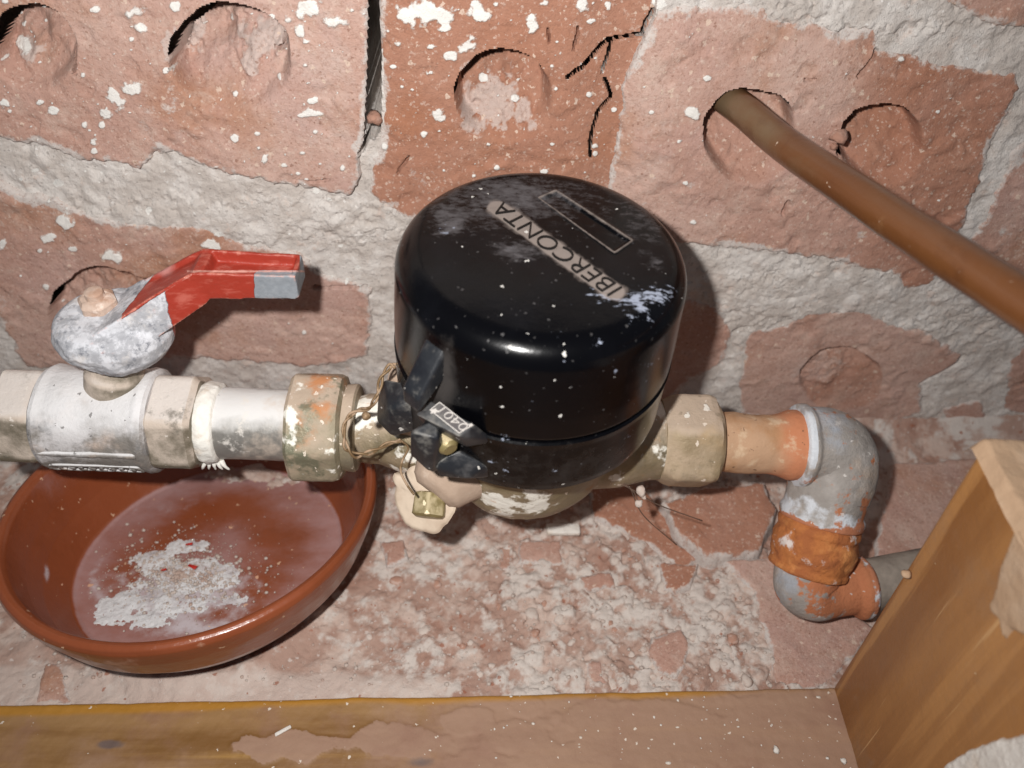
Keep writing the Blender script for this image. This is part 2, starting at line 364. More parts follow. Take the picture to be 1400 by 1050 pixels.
MAT['elbow'] = material('grey_painted_elbow', (150, 143, 137), 0.72, layers=[
    dict(c=(122, 114, 108), s=150, lo=0.52, hi=0.68, f=0.6, d=9, off=31, r=.72),
    dict(c=(176, 156, 138), s=60, lo=0.52, hi=0.66, f=0.6, d=8, off=37),
    dict(c=(186, 178, 172), s=50, lo=0.45, hi=0.65, f=0.7, d=6),
    dict(c=(164, 174, 188), s=40, lo=0.54, hi=0.70, f=0.6, d=8, off=4),
    dict(k='attr', a='white', n=1.3, s=120, c=(212, 216, 222), lo=0.45, hi=0.7, f=0.9, d=5),
    dict(k='speck', s=95, size=0.4, p=3.5, c=(196, 108, 58), lo=0.0, hi=0.04, f=0.9),
    dict(k='noise', s=70, c=(186, 126, 92), lo=0.60, hi=0.72, f=0.6, ro=.9, d=9, off=61, r=.75),
    dict(k='noise', s=160, c=(206, 200, 196), lo=0.58, hi=0.70, f=0.6, ro=.9, d=9, off=67, r=.75),
    dict(k='attr', a='rust', n=1.7, s=150, c=(180, 110, 70), lo=0.45, hi=0.6, f=0.95, ro=0.9, d=6),
    dict(k='speck', s=400, size=0.5, p=4, c=(216, 210, 204), lo=0, hi=0.05, f=0.7)],
    bumps=[(140, 0.0008, 7), (900, 0.0004, 5)])
MAT['drain'] = material('dull_grey_pipe', (128, 118, 108), 0.8, layers=[dict(c=(158, 146, 134), s=60, lo=.44, hi=.66, f=.8, d=8), dict(c=(104, 92, 84), s=90, lo=.56, hi=.7, f=.7, d=8, off=6)], bumps=[(200, .0005, 6)])
MAT['rustband'] = material('orange_rust_coupling', (182, 112, 60), 0.9, layers=[
    dict(c=(158, 92, 52), s=120, lo=0.46, hi=0.62, f=0.8, d=7),
    dict(c=(216, 150, 90), s=90, lo=0.52, hi=0.68, f=0.7, d=6, off=8),
    dict(c=(222, 212, 206), s=70, lo=0.60, hi=0.66, f=0.9, d=6, off=13)],
    bumps=[(160, 0.0012, 6), (700, 0.0005, 4)])
MAT['copper'] = material('brown_tube', (98, 60, 34), 0.30, 0.0, coat=0.3, layers=[
    dict(c=(104, 66, 36), s=14, lo=0.45, hi=0.65, f=0.6, d=4),
    dict(k='attr', a='green', n=1.0, s=60, c=(112, 96, 74), lo=0.45, hi=1.1, f=0.75, ro=0.5, d=5),
    dict(c=(76, 46, 28), s=60, lo=0.52, hi=0.70, f=0.7, d=8, off=5, r=.7),
    dict(c=(134, 98, 64), s=110, lo=0.58, hi=0.72, f=0.5, d=8, off=15, ro=.8),
    dict(k='speck', s=300, size=.5, p=8, c=(190, 170, 150), lo=0, hi=.05, f=.8)], bumps=[(60, 0.0005, 6), (400, 0.0001, 4)])
MAT['plank'] = material('varnished_plank', (150, 114, 72), 0.6, layers=[
    dict(c=(118, 80, 36), s=40, st=(0.08, 1, 1), lo=0.42, hi=0.60, f=0.85, d=7),
    dict(c=(178, 136, 72), s=110, st=(0.05, 1, 1), lo=0.50, hi=0.66, f=0.6, d=6, off=4),
    dict(k='attr', a='film', n=0.9, s=36, c=(158, 126, 106), lo=0.35, hi=0.75, f=0.88, ro=0.8, d=6),
    dict(c=(140, 104, 86), s=40, lo=0.48, hi=0.70, f=0.6, d=8, off=14),
    dict(k='attr', a='ring', n=0.5, s=120, c=(138, 104, 84), lo=0.3, hi=0.9, f=0.5, d=6),
    dict(k='attr', a='edge', n=0.5, s=50, c=(172, 120, 38), lo=0.4, hi=0.9, f=0.85, ro=0.5, d=5),
    dict(k='attr', a='knot', n=0.8, s=150, c=(104, 88, 84), lo=0.35, hi=0.9, f=0.9, d=6),
    dict(k='speck', s=520, size=0.5, p=14, c=(216, 204, 190), lo=0.0, hi=0.04, f=0.9)],
    bumps=[(50, 0.0006, 4), (500, 0.00015, 5)])
MAT['post'] = material('varnished_post', (158, 110, 62), 0.42, coat=0.15, layers=[
    dict(c=(130, 84, 42), s=30, st=(1, 1, 0.10), lo=0.42, hi=0.60, f=0.85, d=7),
    dict(c=(178, 128, 76), s=110, st=(1, 1, 0.04), lo=0.52, hi=0.62, f=0.7, d=7, off=4),
    dict(c=(206, 166, 118), s=420, st=(1, 1, 0.02), lo=0.66, hi=0.72, f=0.7, d=4, off=24),
    dict(c=(146, 112, 84), s=26, lo=0.50, hi=0.70, f=0.6, ro=0.8, d=9, off=8, r=.7),
    dict(k='speck', s=300, size=0.45, p=8, c=(216, 196, 166), lo=0.0, hi=0.04, f=0.9)],
    bumps=[(60, 0.0005, 4), (500, 0.00015, 5)])
MAT['postplaster'] = material('torn_plaster_patch', (172, 142, 114), 0.85, layers=[
    dict(c=(190, 166, 142), s=50, lo=0.45, hi=0.7, f=0.7, d=6)], bumps=[(160, 0.0008, 5)])
MAT['hair'] = material('dirt_strand', (92, 72, 60), 0.9)

# ------------------------------------------------------------------ object helpers
def tag(o, label=None, cat=None, group=None, kind=None):
    if label: o['label'] = label
    if cat: o['category'] = cat
    if group: o['group'] = group
    if kind: o['kind'] = kind
    return o
def thing(name, loc, label, cat, group=None):
    o = bpy.data.objects.new(name, None); COL.objects.link(o)
    o.empty_display_size = 0.01
    o.location = Vector([float(v) for v in loc]); return tag(o, label, cat, group)
def root_loc(p):
    return np.array(p.location) if p is not None else np.zeros(3)
def mk(name, V, F, mat, parent=None, attrs=None, smooth=True, sharp=None, origin=None, toward=None):
    """one mesh object; V in world coordinates; F = (n,4) or (n,3) array or list of polygons"""
    V = np.asarray(V, float)
    me = bpy.data.meshes.new(name)
    if toward is not None:
        Fa = np.asarray(F[:2000]); a = V[Fa[:, 0]]; b = V[Fa[:, 1]]; c = V[Fa[:, 2]]
        if np.dot(np.cross(b - a, c - a).sum(0), toward) < 0:
            F = np.asarray(F)[:, ::-1]
    o3 = root_loc(parent) if origin is None else np.asarray(origin, float)
    if parent is not None and parent.parent is not None: o3 = o3 + np.array(parent.parent.location)
    Vl = V - o3
    if isinstance(F, np.ndarray):
        n, k = F.shape
        me.vertices.add(len(Vl)); me.vertices.foreach_set('co', Vl.astype(np.float32).ravel())
        me.loops.add(n * k); me.loops.foreach_set('vertex_index', F.astype(np.int32).ravel())
        me.polygons.add(n); me.polygons.foreach_set('loop_start', (np.arange(n) * k).astype(np.int32))
        me.update(calc_edges=True)
    else:
        me.from_pydata([tuple(v) for v in Vl], [], [tuple(int(i) for i in f) for f in F])
    me.polygons.foreach_set('use_smooth', np.full(len(me.polygons), smooth))
    for k2, a in (attrs or {}).items():
        at = me.attributes.new(k2, 'FLOAT', 'POINT'); at.data.foreach_set('value', np.asarray(a, np.float32).ravel())
    me.materials.append(mat)
    me.update()
    if toward is None:
        bm = bmesh.new(); bm.from_mesh(me); bmesh.ops.recalc_face_normals(bm, faces=bm.faces); bm.to_mesh(me); bm.free()
    if sharp is not None: me.set_sharp_from_angle(angle=math.radians(sharp))
    ob = bpy.data.objects.new(name, me); COL.objects.link(ob)
    if parent is not None:
        ob.parent = parent
        if origin is not None: ob.location = Vector(tuple(o3 - root_loc(parent)))
    elif origin is not None: ob.location = Vector(tuple(o3))
    return ob
def grid_quads(ny, nx):
    i = np.arange(ny * nx).reshape(ny, nx)
    return np.stack([i[:-1, :-1], i[:-1, 1:], i[1:, 1:], i[1:, :-1]], -1).reshape(-1, 4)
def emit_grid(name, P, mask, mat, parent=None, attrs=None, toward=(0, -1, 0), origin=None, sharp=52):
    ny, nx = P.shape[:2]; Q = grid_quads(ny, nx); mf = mask.ravel()
    Q = Q[mf[Q].all(1)]
    used = np.unique(Q); rm = np.full(ny * nx, -1); rm[used] = np.arange(len(used))
    return mk(name, P.reshape(-1, 3)[used], rm[Q], mat, parent, {k: v.ravel()[used] for k, v in (attrs or {}).items()}, toward=np.array(toward), origin=origin, sharp=sharp)
def densify(prof, step):
    out = [prof[0]]
    for a, b in zip(prof[:-1], prof[1:]):
        L = math.hypot(b[0] - a[0], b[1] - a[1]); n = max(1, int(math.ceil(L / step)))
        for i in range(1, n + 1): out.append(tuple(a[j] + (b[j] - a[j]) * i / n for j in range(len(a))))
    return out
def lathe(prof, org, axis, seg=96, step=0.001, amp=0.0, freq=200, seed=1, sides=6, rot=0.0, dent=None):
    """prof: (s along axis, radius, flatness 0..1 toward a polygon); returns V,F plus s and theta per vertex"""
    prof = [tuple(p) + (0.0,) * (3 - len(p)) for p in prof]; prof = densify(prof, step)
    ax = Vector(axis).normalized(); t = Vector((0, 0, 1)) if abs(ax.z) < 0.9 else Vector((1, 0, 0))
    e1 = np.array((t - ax * t.dot(ax)).normalized()); axn = np.array(ax); e2 = np.cross(axn, e1)
    th = np.linspace(0, 2 * np.pi, seg, endpoint=False)
    S = np.array([p[0] for p in prof])[:, None]; R = np.array([p[1] for p in prof])[:, None]; Hx = np.array([p[2] for p in prof])[:, None]
    w = 2 * np.pi / sides; a = np.mod(th + rot, w) - w / 2
    pr = np.minimum(1 / np.cos(a), 1.115 if sides == 6 else 1.06)[None, :]
    r = R * (1 - Hx + Hx * pr)
    P = np.asarray(org)[None, None] + S[..., None] * axn + r[..., None] * (np.cos(th)[None, :, None] * e1 + np.sin(th)[None, :, None] * e2)
    if amp:
        n = f3(P, freq, 3, seed); rr = np.minimum(1, R / 0.004)
        P = P + (n * amp * rr)[..., None] * (np.cos(th)[None, :, None] * e1 + np.sin(th)[None, :, None] * e2)
    ns = len(prof); i = np.arange(ns * seg).reshape(ns, seg)
    F = np.stack([i[:-1], np.roll(i[:-1], -1, 1), np.roll(i[1:], -1, 1), i[1:]], -1).reshape(-1, 4)
    F = [tuple(f) for f in F]
    F.append(tuple(i[0])); F.append(tuple(i[-1][::-1]))
    Sg = np.repeat(S, seg, 1); Tg = np.repeat(th[None], ns, 0)
    return P.reshape(-1, 3), F, Sg.ravel(), Tg.ravel()
def smooth_path(pts, n=12):
    pts = [np.asarray(p, float) for p in pts]; pts = [2 * pts[0] - pts[1]] + pts + [2 * pts[-1] - pts[-2]]
    out = []
    for i in range(1, len(pts) - 2):
        p0, p1, p2, p3 = pts[i - 1:i + 3]
        for k in range(n):
            t = k / n
            out.append(0.5 * (2 * p1 + (p2 - p0) * t + (2 * p0 - 5 * p1 + 4 * p2 - p3) * t * t + (3 * p1 - p0 - 3 * p2 + p3) * t ** 3))
    out.append(pts[-2]); return np.array(out)
def tube(path, rad, seg=24, amp=0.0, freq=200, seed=1, caps=True):
    path = np.asarray(path, float); n = len(path)
    rad = np.full(n, rad) if np.isscalar(rad) else np.asarray(rad)
    T = np.gradient(path, axis=0); T /= np.linalg.norm(T, axis=1)[:, None] + 1e-12
    up = np.array([0, 0, 1.0]) if abs(T[0][2]) < 0.9 else np.array([1.0, 0, 0])
    E = []; e = up - T[0] * up.dot(T[0]); e /= np.linalg.norm(e)
    for i in range(n):
        e = e - T[i] * e.dot(T[i]); e /= np.linalg.norm(e); E.append(e)
    E = np.array(E); B = np.cross(T, E); th = np.linspace(0, 2 * np.pi, seg, endpoint=False)
    D = np.cos(th)[None, :, None] * E[:, None] + np.sin(th)[None, :, None] * B[:, None]
    P = path[:, None] + D * rad[:, None, None]
    if amp: P = P + D * (f3(P, freq, 3, seed) * amp)[..., None]
    i = np.arange(n * seg).reshape(n, seg)
    F = np.stack([i[:-1], np.roll(i[:-1], -1, 1), np.roll(i[1:], -1, 1), i[1:]], -1).reshape(-1, 4)
    F = [tuple(f) for f in F]
    if caps: F.append(tuple(i[0])); F.append(tuple(i[-1][::-1]))
    s = np.repeat(np.linspace(0, 1, n)[:, None], seg, 1).ravel()
    return P.reshape(-1, 3), F, s, np.repeat(th[None], n, 0).ravel()
def remeshed(V, F, voxel=0.0006, iters=4):
    me = bpy.data.meshes.new('tmp'); me.from_pydata([tuple(v) for v in V], [], [tuple(int(i) for i in f) for f in F])
    bm = bmesh.new(); bm.from_mesh(me); bmesh.ops.recalc_face_normals(bm, faces=bm.faces); bm.to_mesh(me); bm.free()
    ob = bpy.data.objects.new('tmp', me); COL.objects.link(ob)
    r = ob.modifiers.new('r', 'REMESH'); r.mode = 'VOXEL'; r.voxel_size = voxel
    s = ob.modifiers.new('s', 'SMOOTH'); s.iterations = iters; s.factor = 0.5
    dg = bpy.context.evaluated_depsgraph_get(); dg.update()
    m2 = bpy.data.meshes.new_from_object(ob.evaluated_get(dg))
    V2 = np.zeros(len(m2.vertices) * 3); m2.vertices.foreach_get('co', V2); V2 = V2.reshape(-1, 3)
    F2 = [tuple(p.vertices) for p in m2.polygons]
    bpy.data.objects.remove(ob); bpy.data.meshes.remove(me); bpy.data.meshes.remove(m2)
    if all(len(f) == 4 for f in F2): F2 = np.array(F2)
    return V2, F2
def hull_bevel(pts, bev=0.0008, seg=3):
    bm = bmesh.new()
    for p in pts: bm.verts.new(tuple(float(v) for v in p))
    r = bmesh.ops.convex_hull(bm, input=bm.verts)
    bmesh.ops.delete(bm, geom=[g for g in r['geom_interior'] if isinstance(g, bmesh.types.BMVert)], context='VERTS')
    bmesh.ops.dissolve_limit(bm, angle_limit=math.radians(4), verts=bm.verts, edges=bm.edges)
    if bev: bmesh.ops.bevel(bm, geom=list(bm.edges), offset=bev, segments=seg, affect='EDGES', profile=0.5, clamp_overlap=True)
    V = np.array([v.co[:] for v in bm.verts]); bm.verts.index_update()
    F = [[v.index for v in f.verts] for f in bm.faces]; bm.free(); return V, F
def join(parts):
    Vs = []; Fs = []; n = 0
    for V, F in parts:
        Vs.append(np.asarray(V)); Fs += [tuple(int(i) + n for i in f) for f in F]; n += len(V)
    return np.concatenate(Vs), Fs
def rock(seed, sub=2, flat=0.7, rough=0.35):
    bm = bmesh.new(); bmesh.ops.create_icosphere(bm, subdivisions=sub, radius=1.0)
    V = np.array([v.co[:] for v in bm.verts]); bm.verts.index_update()
    F = np.array([[v.index for v in f.verts] for f in bm.faces]); bm.free()
    V = V * (1 + rough * f3(V + seed * 3.1, 1.3, 3, seed))[:, None]; V[:, 2] *= flat
    return V, F

# ================================================================== THE WALL
def axis_grid(lo, hi, step, outlo, outhi):
    a = np.arange(lo, hi + step / 2, step); left = []; x = lo; s = step
    while x > outlo: s = min(s * 1.25, 0.012); x -= s; left.append(x)
    right = []; x = a[-1]; s = step
    while x < outhi: s = min(s * 1.25, 0.012); x += s; right.append(x)
    return np.concatenate([left[::-1], a, right])
gx = axis_grid(-0.275, 0.255, 0.0005, -0.62, 0.62)
gz = axis_grid(-0.002, 0.220, 0.0005, -0.02, 0.265)
WX, WZ = np.meshgrid(gx, gz)
def wpt(p):
    q = at_y(p[0], p[1], 0.0); return (q[0], q[2])
def wpoly(pts): return [wpt(p) for p in pts]
wa = 0.0016
BR = [
    dict(n='a', p=[(-520, -80), (-200, -95), (498, -90), (506, 0), (503, 120), (500, 185), (494, 215), (492, 250), (475, 263), (400, 252), (350, 240), (290, 226), (240, 203), (215, 207), (190, 224), (100, 212), (70, 200), (0, 187), (-200, 160), (-520, 120)], h=0.0010, w=0.0, pl=0.55),
    dict(n='b', p=[(517, -90), (905, -90), (905, 15), (888, 66), (876, 112), (862, 200), (852, 285), (850, 330), (560, 300), (520, 278), (506, 262), (512, 230), (524, 150), (520, 60)], h=-0.0010, w=0.9, pl=0.25),
    dict(n='c', p=[(905, 8), (1040, 8), (1062, 28), (1130, 32), (1192, 36), (1197, 64), (1290, 86), (1385, 98), (1388, 122), (1366, 180), (1344, 222), (1332, 262), (1314, 312), (1296, 350), (1270, 387), (1238, 396), (1214, 368), (1180, 362), (1100, 346), (1000, 336), (925, 330), (840, 322), (829, 285), (840, 200), (856, 112), (874, 68)], h=0.0004, w=0.25, pl=0.35),
    dict(n='d', p=[(1282, -90), (1800, -60), (1800, 90), (1395, 36), (1345, 32), (1316, 12), (1288, 2)], h=0.0, w=0.5, pl=0.2),
    dict(n='e', p=[(1800, 150), (1400, 188), (1384, 206), (1360, 262), (1346, 300), (1322, 326), (1340, 372), (1400, 420), (1800, 520)], h=0.0, w=0.4, pl=0.2),
    dict(n='f', p=[(-520, 170), (-200, 215), (0, 246), (32, 262), (78, 268), (110, 286), (160, 298), (280, 306), (330, 330), (412, 346), (432, 372), (506, 392), (510, 440), (500, 484), (440, 499), (330, 492), (240, 486), (100, 502), (36, 498), (20, 462), (-10, 420), (-60, 400), (-520, 380)], h=0.0006, w=0.15, pl=0.5),
    dict(n='g', p=[(640, 420), (940, 408), (975, 418), (995, 440), (1000, 458), (990, 490), (968, 507), (944, 522), (900, 560), (640, 560)], h=-0.0006, w=0.3, pl=0.15),
    dict(n='h', p=[(1008, 520), (1016, 480), (1024, 450), (1072, 444), (1100, 426), (1150, 420), (1190, 422), (1216, 440), (1264, 450), (1292, 470), (1314, 486), (1300, 502), (1262, 526), (1258, 560), (1226, 572), (1206, 592), (1040, 592), (1010, 560)], h=-0.0008, w=0.35, pl=0.2),
    dict(n='i', p=[(1284, 556), (1310, 552), (1342, 546), (1352, 570), (1340, 596), (1324, 610), (1304, 606), (1294, 580)], h=-0.0006, w=0.3, pl=0.1),
    dict(n='j', p=[(-520, -150), (-200, -170), (500, -165), (500, -112), (-200, -112), (-520, -112)], h=0.0, w=0.4, pl=0.3),
    dict(n='k', p=[(520, -170), (1260, -160), (1260, -40), (1180, -30), (1060, -36), (920, -60), (915, -100), (520, -110)], h=0.0, w=0.4, pl=0.3),
    dict(n='l', p=[(1400, 470), (1800, 590), (1800, 660), (1370, 560), (1375, 500)], h=-0.0006, w=0.4, pl=0.2),
]
HOLES = [  # centre, rx, ry, depth, where the deep side lies
    (50, 66, 60, 64, 0.012), (318, 78, 84, 80, 0.015), (690, 132, 68, 64, 0.014), (1026, 186, 64, 66, 0.013),
    (1205, 196, 58, 60, 0.012), (150, 432, 82, 72, 0.007), (1150, 518, 58, 44, 0.0028)]
CRACKS = [  # polyline, half width px, depth
    ([(505, 180), (500, 192), (496, 205)], 2.0, 0.012), ([(895, 18), (884, 34), (878, 52), (846, 56), (832, 60), (812, 78), (796, 92), (776, 106)], 1.3, 0.010),
    ([(836, 64), (830, 90), (824, 104)], 0.7, 0.006), ([(826, 112), (838, 136), (818, 160), (808, 196), (806, 214)], 0.9, 0.008),
    ([(750, 40), (752, 58)], 0.8, 0.003), ([(790, 40), (784, 70)], 0.8, 0.003),
    ([(1198, 66), (1194, 78), (1182, 92), (1172, 104)], 1.2, 0.004), ([(1145, 196), (1143, 208)], 1.8, 0.006),
    ([(1068, 288), (1077, 272)], 1.8, 0.003), ([(1098, 108), (1112, 106)], 1.0, 0.002),
    ([(1002, 455), (1010, 450), (1030, 446)], 1.4, 0.005), ([(1094, 514), (1104, 496), (1112, 486), (1140, 480), (1162, 475)], 1.3, 0.004),
    ([(1258, 524), (1285, 510), (1310, 498), (1318, 488)], 1.3, 0.004), ([(430, 390), (470, 392), (500, 390)], 1.4, 0.005),
    ([(560, 212), (548, 228), (545, 238)], 0.9, 0.002), ([(405, 240), (430, 243), (450, 240)], 0.8, 0.002),
    ([(98, 55), (104, 75), (107, 98)], 1.3, 0.005), ([(246, 55), (240, 75), (237, 95)], 1.3, 0.004), ([(372, 72), (384, 68), (384, 56)], 1.5, 0.004)]
_pit = worley(WX + .002 * f2(WX, WZ, 140, 3, 31), WZ + .002 * f2(WX, WZ, 140, 3, 32), 95, 55)
wH = 0.0013 * f2(WX, WZ, 22, 4, 2) + 0.0006 * f2(WX, WZ, 60, 5, 12, 0.6) - 0.0006 * (_pit[1] > 0.72) * sstep(0.42, 0.15, _pit[0]) + 0.0007 * np.maximum(f2(WX, WZ, 85, 3, 57) - 0.25, 0) * 3 + 0.0002 * f2(WX, WZ, 260, 3, 3)
hole = np.zeros_like(WX)
def px_of_wall():
    """approximate photo pixel of every wall vertex"""
    d = (WX - CAM[0]); dy = -CAM[1]; dz = WZ - CAM[2]
    dep = dy * cF[1] + dz * cF[2]; u = dy * cU[1] + dz * cU[2]
    return 700 + FPX * d / dep, 525 - FPX * u / dep
with np.errstate(all='ignore'):
    PXW, PYW = px_of_wall()
nzw = f2(WX, WZ, 110, 4, 41)
_g = 1 - 0.85 * sstep(34, 16, np.abs(PXW - 508)) * sstep(215, 190, PYW)
WXw = WX + _g * (wa * f2(WX, WZ, 120, 4, 5) + .0011 * f2(WX, WZ, 420, 3, 6)); WZw = WZ + _g * (wa * f2(WX, WZ, 120, 4, 25) + .0011 * f2(WX, WZ, 420, 3, 26))
HM = np.zeros_like(WX)
nz2 = f2(WX, WZ, 90, 2, 46)
open_ = np.zeros(WX.shape, bool)
for (cx, cy, rx, ry, dp) in HOLES:
    a = (PXW - cx) / rx; b = (PYW - cy) / ry
    rr = np.hypot(a, b) + 0.07 * nz2 + 0.03 * nzw
    t = np.clip(0.5 - 0.55 * (b * 0.96 + a * 0.36), 0, 1)
    edge = np.where(t > 0.55, 0.06, 0.45)
    d_ = dp * sstep(1.0, 1.0 - 0.07 - 0.30 * (1 - t) ** 1.5, rr) * (0.24 + 1.5 * t ** 1.4)
    if dp > 0.008: open_ |= (rr < 1.0) & (rr > 1.0 - (0.02 + 0.25 * sstep(0.72, 1.0, t + 0.12 * nzw))) & (t + 0.08 * nzw > 0.72)
    elif dp > 0.004: open_ |= (rr < 1.0) & (rr > 0.955 + 0.03 * nzw) & (t + 0.12 * nzw > 0.82)
    lump = 1 + 0.25 * f2(WX, WZ, 160, 3, 77)
    hole = np.maximum(hole, d_ * lump); HM = np.maximum(HM, sstep(1.02, 0.9, rr))
crack = np.zeros_like(WX)
ocr = np.zeros_like(WX); nzc = f2(WX, WZ, 260, 3, 49); nzd = f2(WX, WZ, 110, 4, 44)
for pts, w, dp in CRACKS:
    q = pline(PXW + 3.0 * nzw + 1.6 * nzc, PYW + 3.0 * nzd, pts) + 0.5 * nzc
    cr_ = dp * sstep(w + 1.4, w * 0.5, q); crack = np.maximum(crack, cr_)
    if dp > 0.0055 and w < 1.9: cr_ = dp * sstep(w + 0.9, w * 0.4, q); ocr = np.maximum(ocr, cr_)
open_ |= ocr > 0.0034
# white paint splashes and flecks at the places the photograph has them
BL = [(580, 12, 30, 20), (612, 20, 14, 16), (560, 22, 16, 14), (656, 14, 12, 16), (660, 22, 14, 8), (640, 62, 12, 12), (646, 52, 8, 8), (590, 62, 8, 5), (600, 155, 12, 12), (620, 78, 5, 5),
      (614, 76, 8, 6), (610, 38, 9, 6), (745, 4, 10, 6), (796, 8, 10, 10), (834, 10, 5, 7), (728, 32, 8, 12), (580, 182, 6, 5), (526, 200, 5, 7), (545, 60, 5, 5), (584, 100, 5, 5),
      (190, 14, 16, 9), (196, 34, 10, 6), (242, 4, 9, 7), (134, 10, 10, 5), (180, 116, 20, 10), (166, 135, 12, 14), (150, 152, 10, 8), (160, 128, 12, 12), (142, 168, 5, 6), (132, 188, 6, 8), (132, 200, 5, 5),
      (74, 148, 9, 6), (8, 138, 9, 6), (425, 8, 22, 14), (412, 36, 10, 9), (458, 22, 18, 11), (398, 22, 6, 6), (422, 52, 7, 5), (432, 150, 16, 6), (430, 132, 6, 5), (433, 176, 6, 5), (325, 184, 6, 5), (118, 166, 6, 5),
      (366, 212, 6, 6), (356, 196, 4, 4), (80, 250, 8, 6), (90, 298, 15, 14), (68, 322, 11, 7), (102, 335, 6, 5), (160, 345, 13, 11), (292, 330, 13, 10), (300, 318, 8, 6), (205, 285, 5, 5), (12, 52, 4, 4), (6, 330, 5, 7),
      (20, 78, 12, 9), (10, 72, 8, 6), (232, 92, 7, 5), (300, 50, 8, 6), (322, 130, 5, 4), (945, 150, 13, 11), (966, 104, 5, 4), (946, 300, 5, 3), (905, 5, 12, 10), (928, 188, 6, 3), (890, 150, 4, 3), (936, 246, 4, 3), (1230, 78, 4, 3),
      (795, 90, 5, 5), (806, 132, 5, 5), (812, 145, 4, 4)]
rg = random.Random(3)
for i in range(330):
    z = rg.random()
    if z < 0.52: x, y = rg.uniform(-60, 500), rg.uniform(-20, 250)
    elif z < 0.80: x, y = rg.uniform(515, 840), rg.uniform(-20, 240)
    elif z < 0.93: x, y = rg.uniform(-40, 500), rg.uniform(250, 480)
    else: x, y = rg.uniform(850, 1350), rg.uniform(20, 320)
    r = 1.2 + 3.2 * rg.random() ** 4
    BL.append((x, y, r * rg.uniform(0.8, 1.7), r))
paint = np.zeros_like(WX)
for (bx_, by_, ra, rb) in BL:
    c0 = wpt((bx_, by_)); R = max(ra, rb) * 0.00075
    ix0, ix1 = np.searchsorted(gx, c0[0] - R), np.searchsorted(gx, c0[0] + R)
    iz0, iz1 = np.searchsorted(gz, c0[1] - R), np.searchsorted(gz, c0[1] + R)
    if ix1 <= ix0 or iz1 <= iz0: continue
    s = (slice(iz0, iz1), slice(ix0, ix1))
    q = np.hypot((PXW[s] - bx_) / ra, (PYW[s] - by_) / rb) + 0.85 * f2(WX[s], WZ[s], 360, 4, 61)
    paint[s] = np.maximum(paint[s], np.clip(1.25 - q, 0, 1))
# pale mortar dabs lying in the cores and smears
nz4 = f2(WX, WZ, 330, 4, 48, 0.65)
def dab(x, y, rx, ry, amt=1.0):
    q = np.hypot((PXW - x) / rx, (PYW - y) / ry) + 0.45 * nzw + 0.7 * nz4
    return amt * sstep(1.15, 0.6, q)
pale = np.zeros_like(WX)
for d in [(352, 60, 42, 26), (340, 92, 16, 22), (236, 62, 12, 24), (670, 150, 46, 34), (660, 92, 30, 10), (716, 160, 16, 18), (30, 80, 30, 14), (250, 60, 14, 30), (1090, 190, 26, 20, 0.6), (445, 95, 60, 130, 0.55),
          (1115, 500, 40, 22, 0.6), (1005, 60, 90, 40, 0.35), (1220, 100, 26, 14, 0.5), (900, 170, 30, 160, 0.5), (1170, 240, 30, 30, 0.4), (150, 455, 90, 40, 0.35), (350, 450, 120, 40, 0.3)]:
    pale = np.maximum(pale, dab(*d))
paleH = np.clip(pale, 0, 1) * HM * (0.0014 + 0.0016 * nz4)
wall = thing('brick_wall', (0, 0.0, 0), 'old wall of hollow clay bricks and pale lime mortar behind the water meter', 'wall')
inner = np.full(WX.shape, -1.0)
for B in BR:
    poly = wpoly(B['p']); xs = [q[0] for q in poly]; zs = [q[1] for q in poly]; m = 0.006
    i0, i1 = np.searchsorted(gx, min(xs) - m), np.searchsorted(gx, max(xs) + m)
    k0, k1 = np.searchsorted(gz, min(zs) - m), np.searchsorted(gz, max(zs) + m)
    s = (slice(max(k0 - 1, 0), k1 + 1), slice(max(i0 - 1, 0), i1 + 1))
    d = sdf(WXw[s], WZw[s], poly); inner[s] = np.maximum(inner[s], d)
    tilt = 0.0
    H = B['h'] + 0.0012 + wH[s] + 0.0012 * f2(WX[s], WZ[s], 9, 2, hash(B['n']) % 1 + ord(B['n']))
    rd = 0.0020
    H = H - np.where(d < rd, rd - np.sqrt(np.maximum(rd * rd - (rd - np.clip(d, 0, rd)) ** 2, 0)), 0) * 0.7
    H = np.where(d < 0, H + d * 16.0, H)
    H = H - hole[s] - crack[s] + paleH[s] + 0.00035 * sstep(0.3, 0.5, paint[s])
    if B['n'] == 'c':      # a rounded broken shoulder at its left end
        H = H - 0.009 * sstep(905, 820, PXW[s]) ** 1.5 * 0.45
    if B['n'] == 'b':
        H = H - 0.003 * sstep(770, 850, PXW[s])
    if B['n'] == 'a':
        H = H + 0.0015 * sstep(420, 500, PXW[s])
    P = np.stack([WX[s], -H, WZ[s]], -1)
    warm = np.full(WX[s].shape, B['w'] * 0.9)
    if B['n'] == 'c': warm = warm + 0.5 * sstep(1080, 1250, PXW[s])
    warm = warm + 0.28 * HM[s]
    smear = np.clip(0.80 - d * 140, 0, 1) * 0.85 + 0.42 * sstep(0.1, 0.6, f2(WX[s], WZ[s], 38, 4, 91))
    c = poly[0]
    emit_grid('brick', P, (d > -0.0016 + 0.0017 * (1 - _g[s])) & ~open_[s], MAT['brick'], wall,
              dict(paint=paint[s], pale=np.maximum(pale[s] * 0.95, 0.62 * B['pl'] + 0.0 * d), warm=warm, smear=smear))
mh = 0.0002 + 1.1 * wH + 0.0004 * f2(WX, WZ, 90, 5, 71, 0.6) + 0.0003 * f2(WX, WZ, 420, 2, 72)
mh = mh + 0.0010 * sstep(0.0, 1.0, dab(1190, 15, 150, 30)) + 0.0010 * dab(1200, 400, 260, 50) + 0.001 * dab(300, 300, 300, 30)
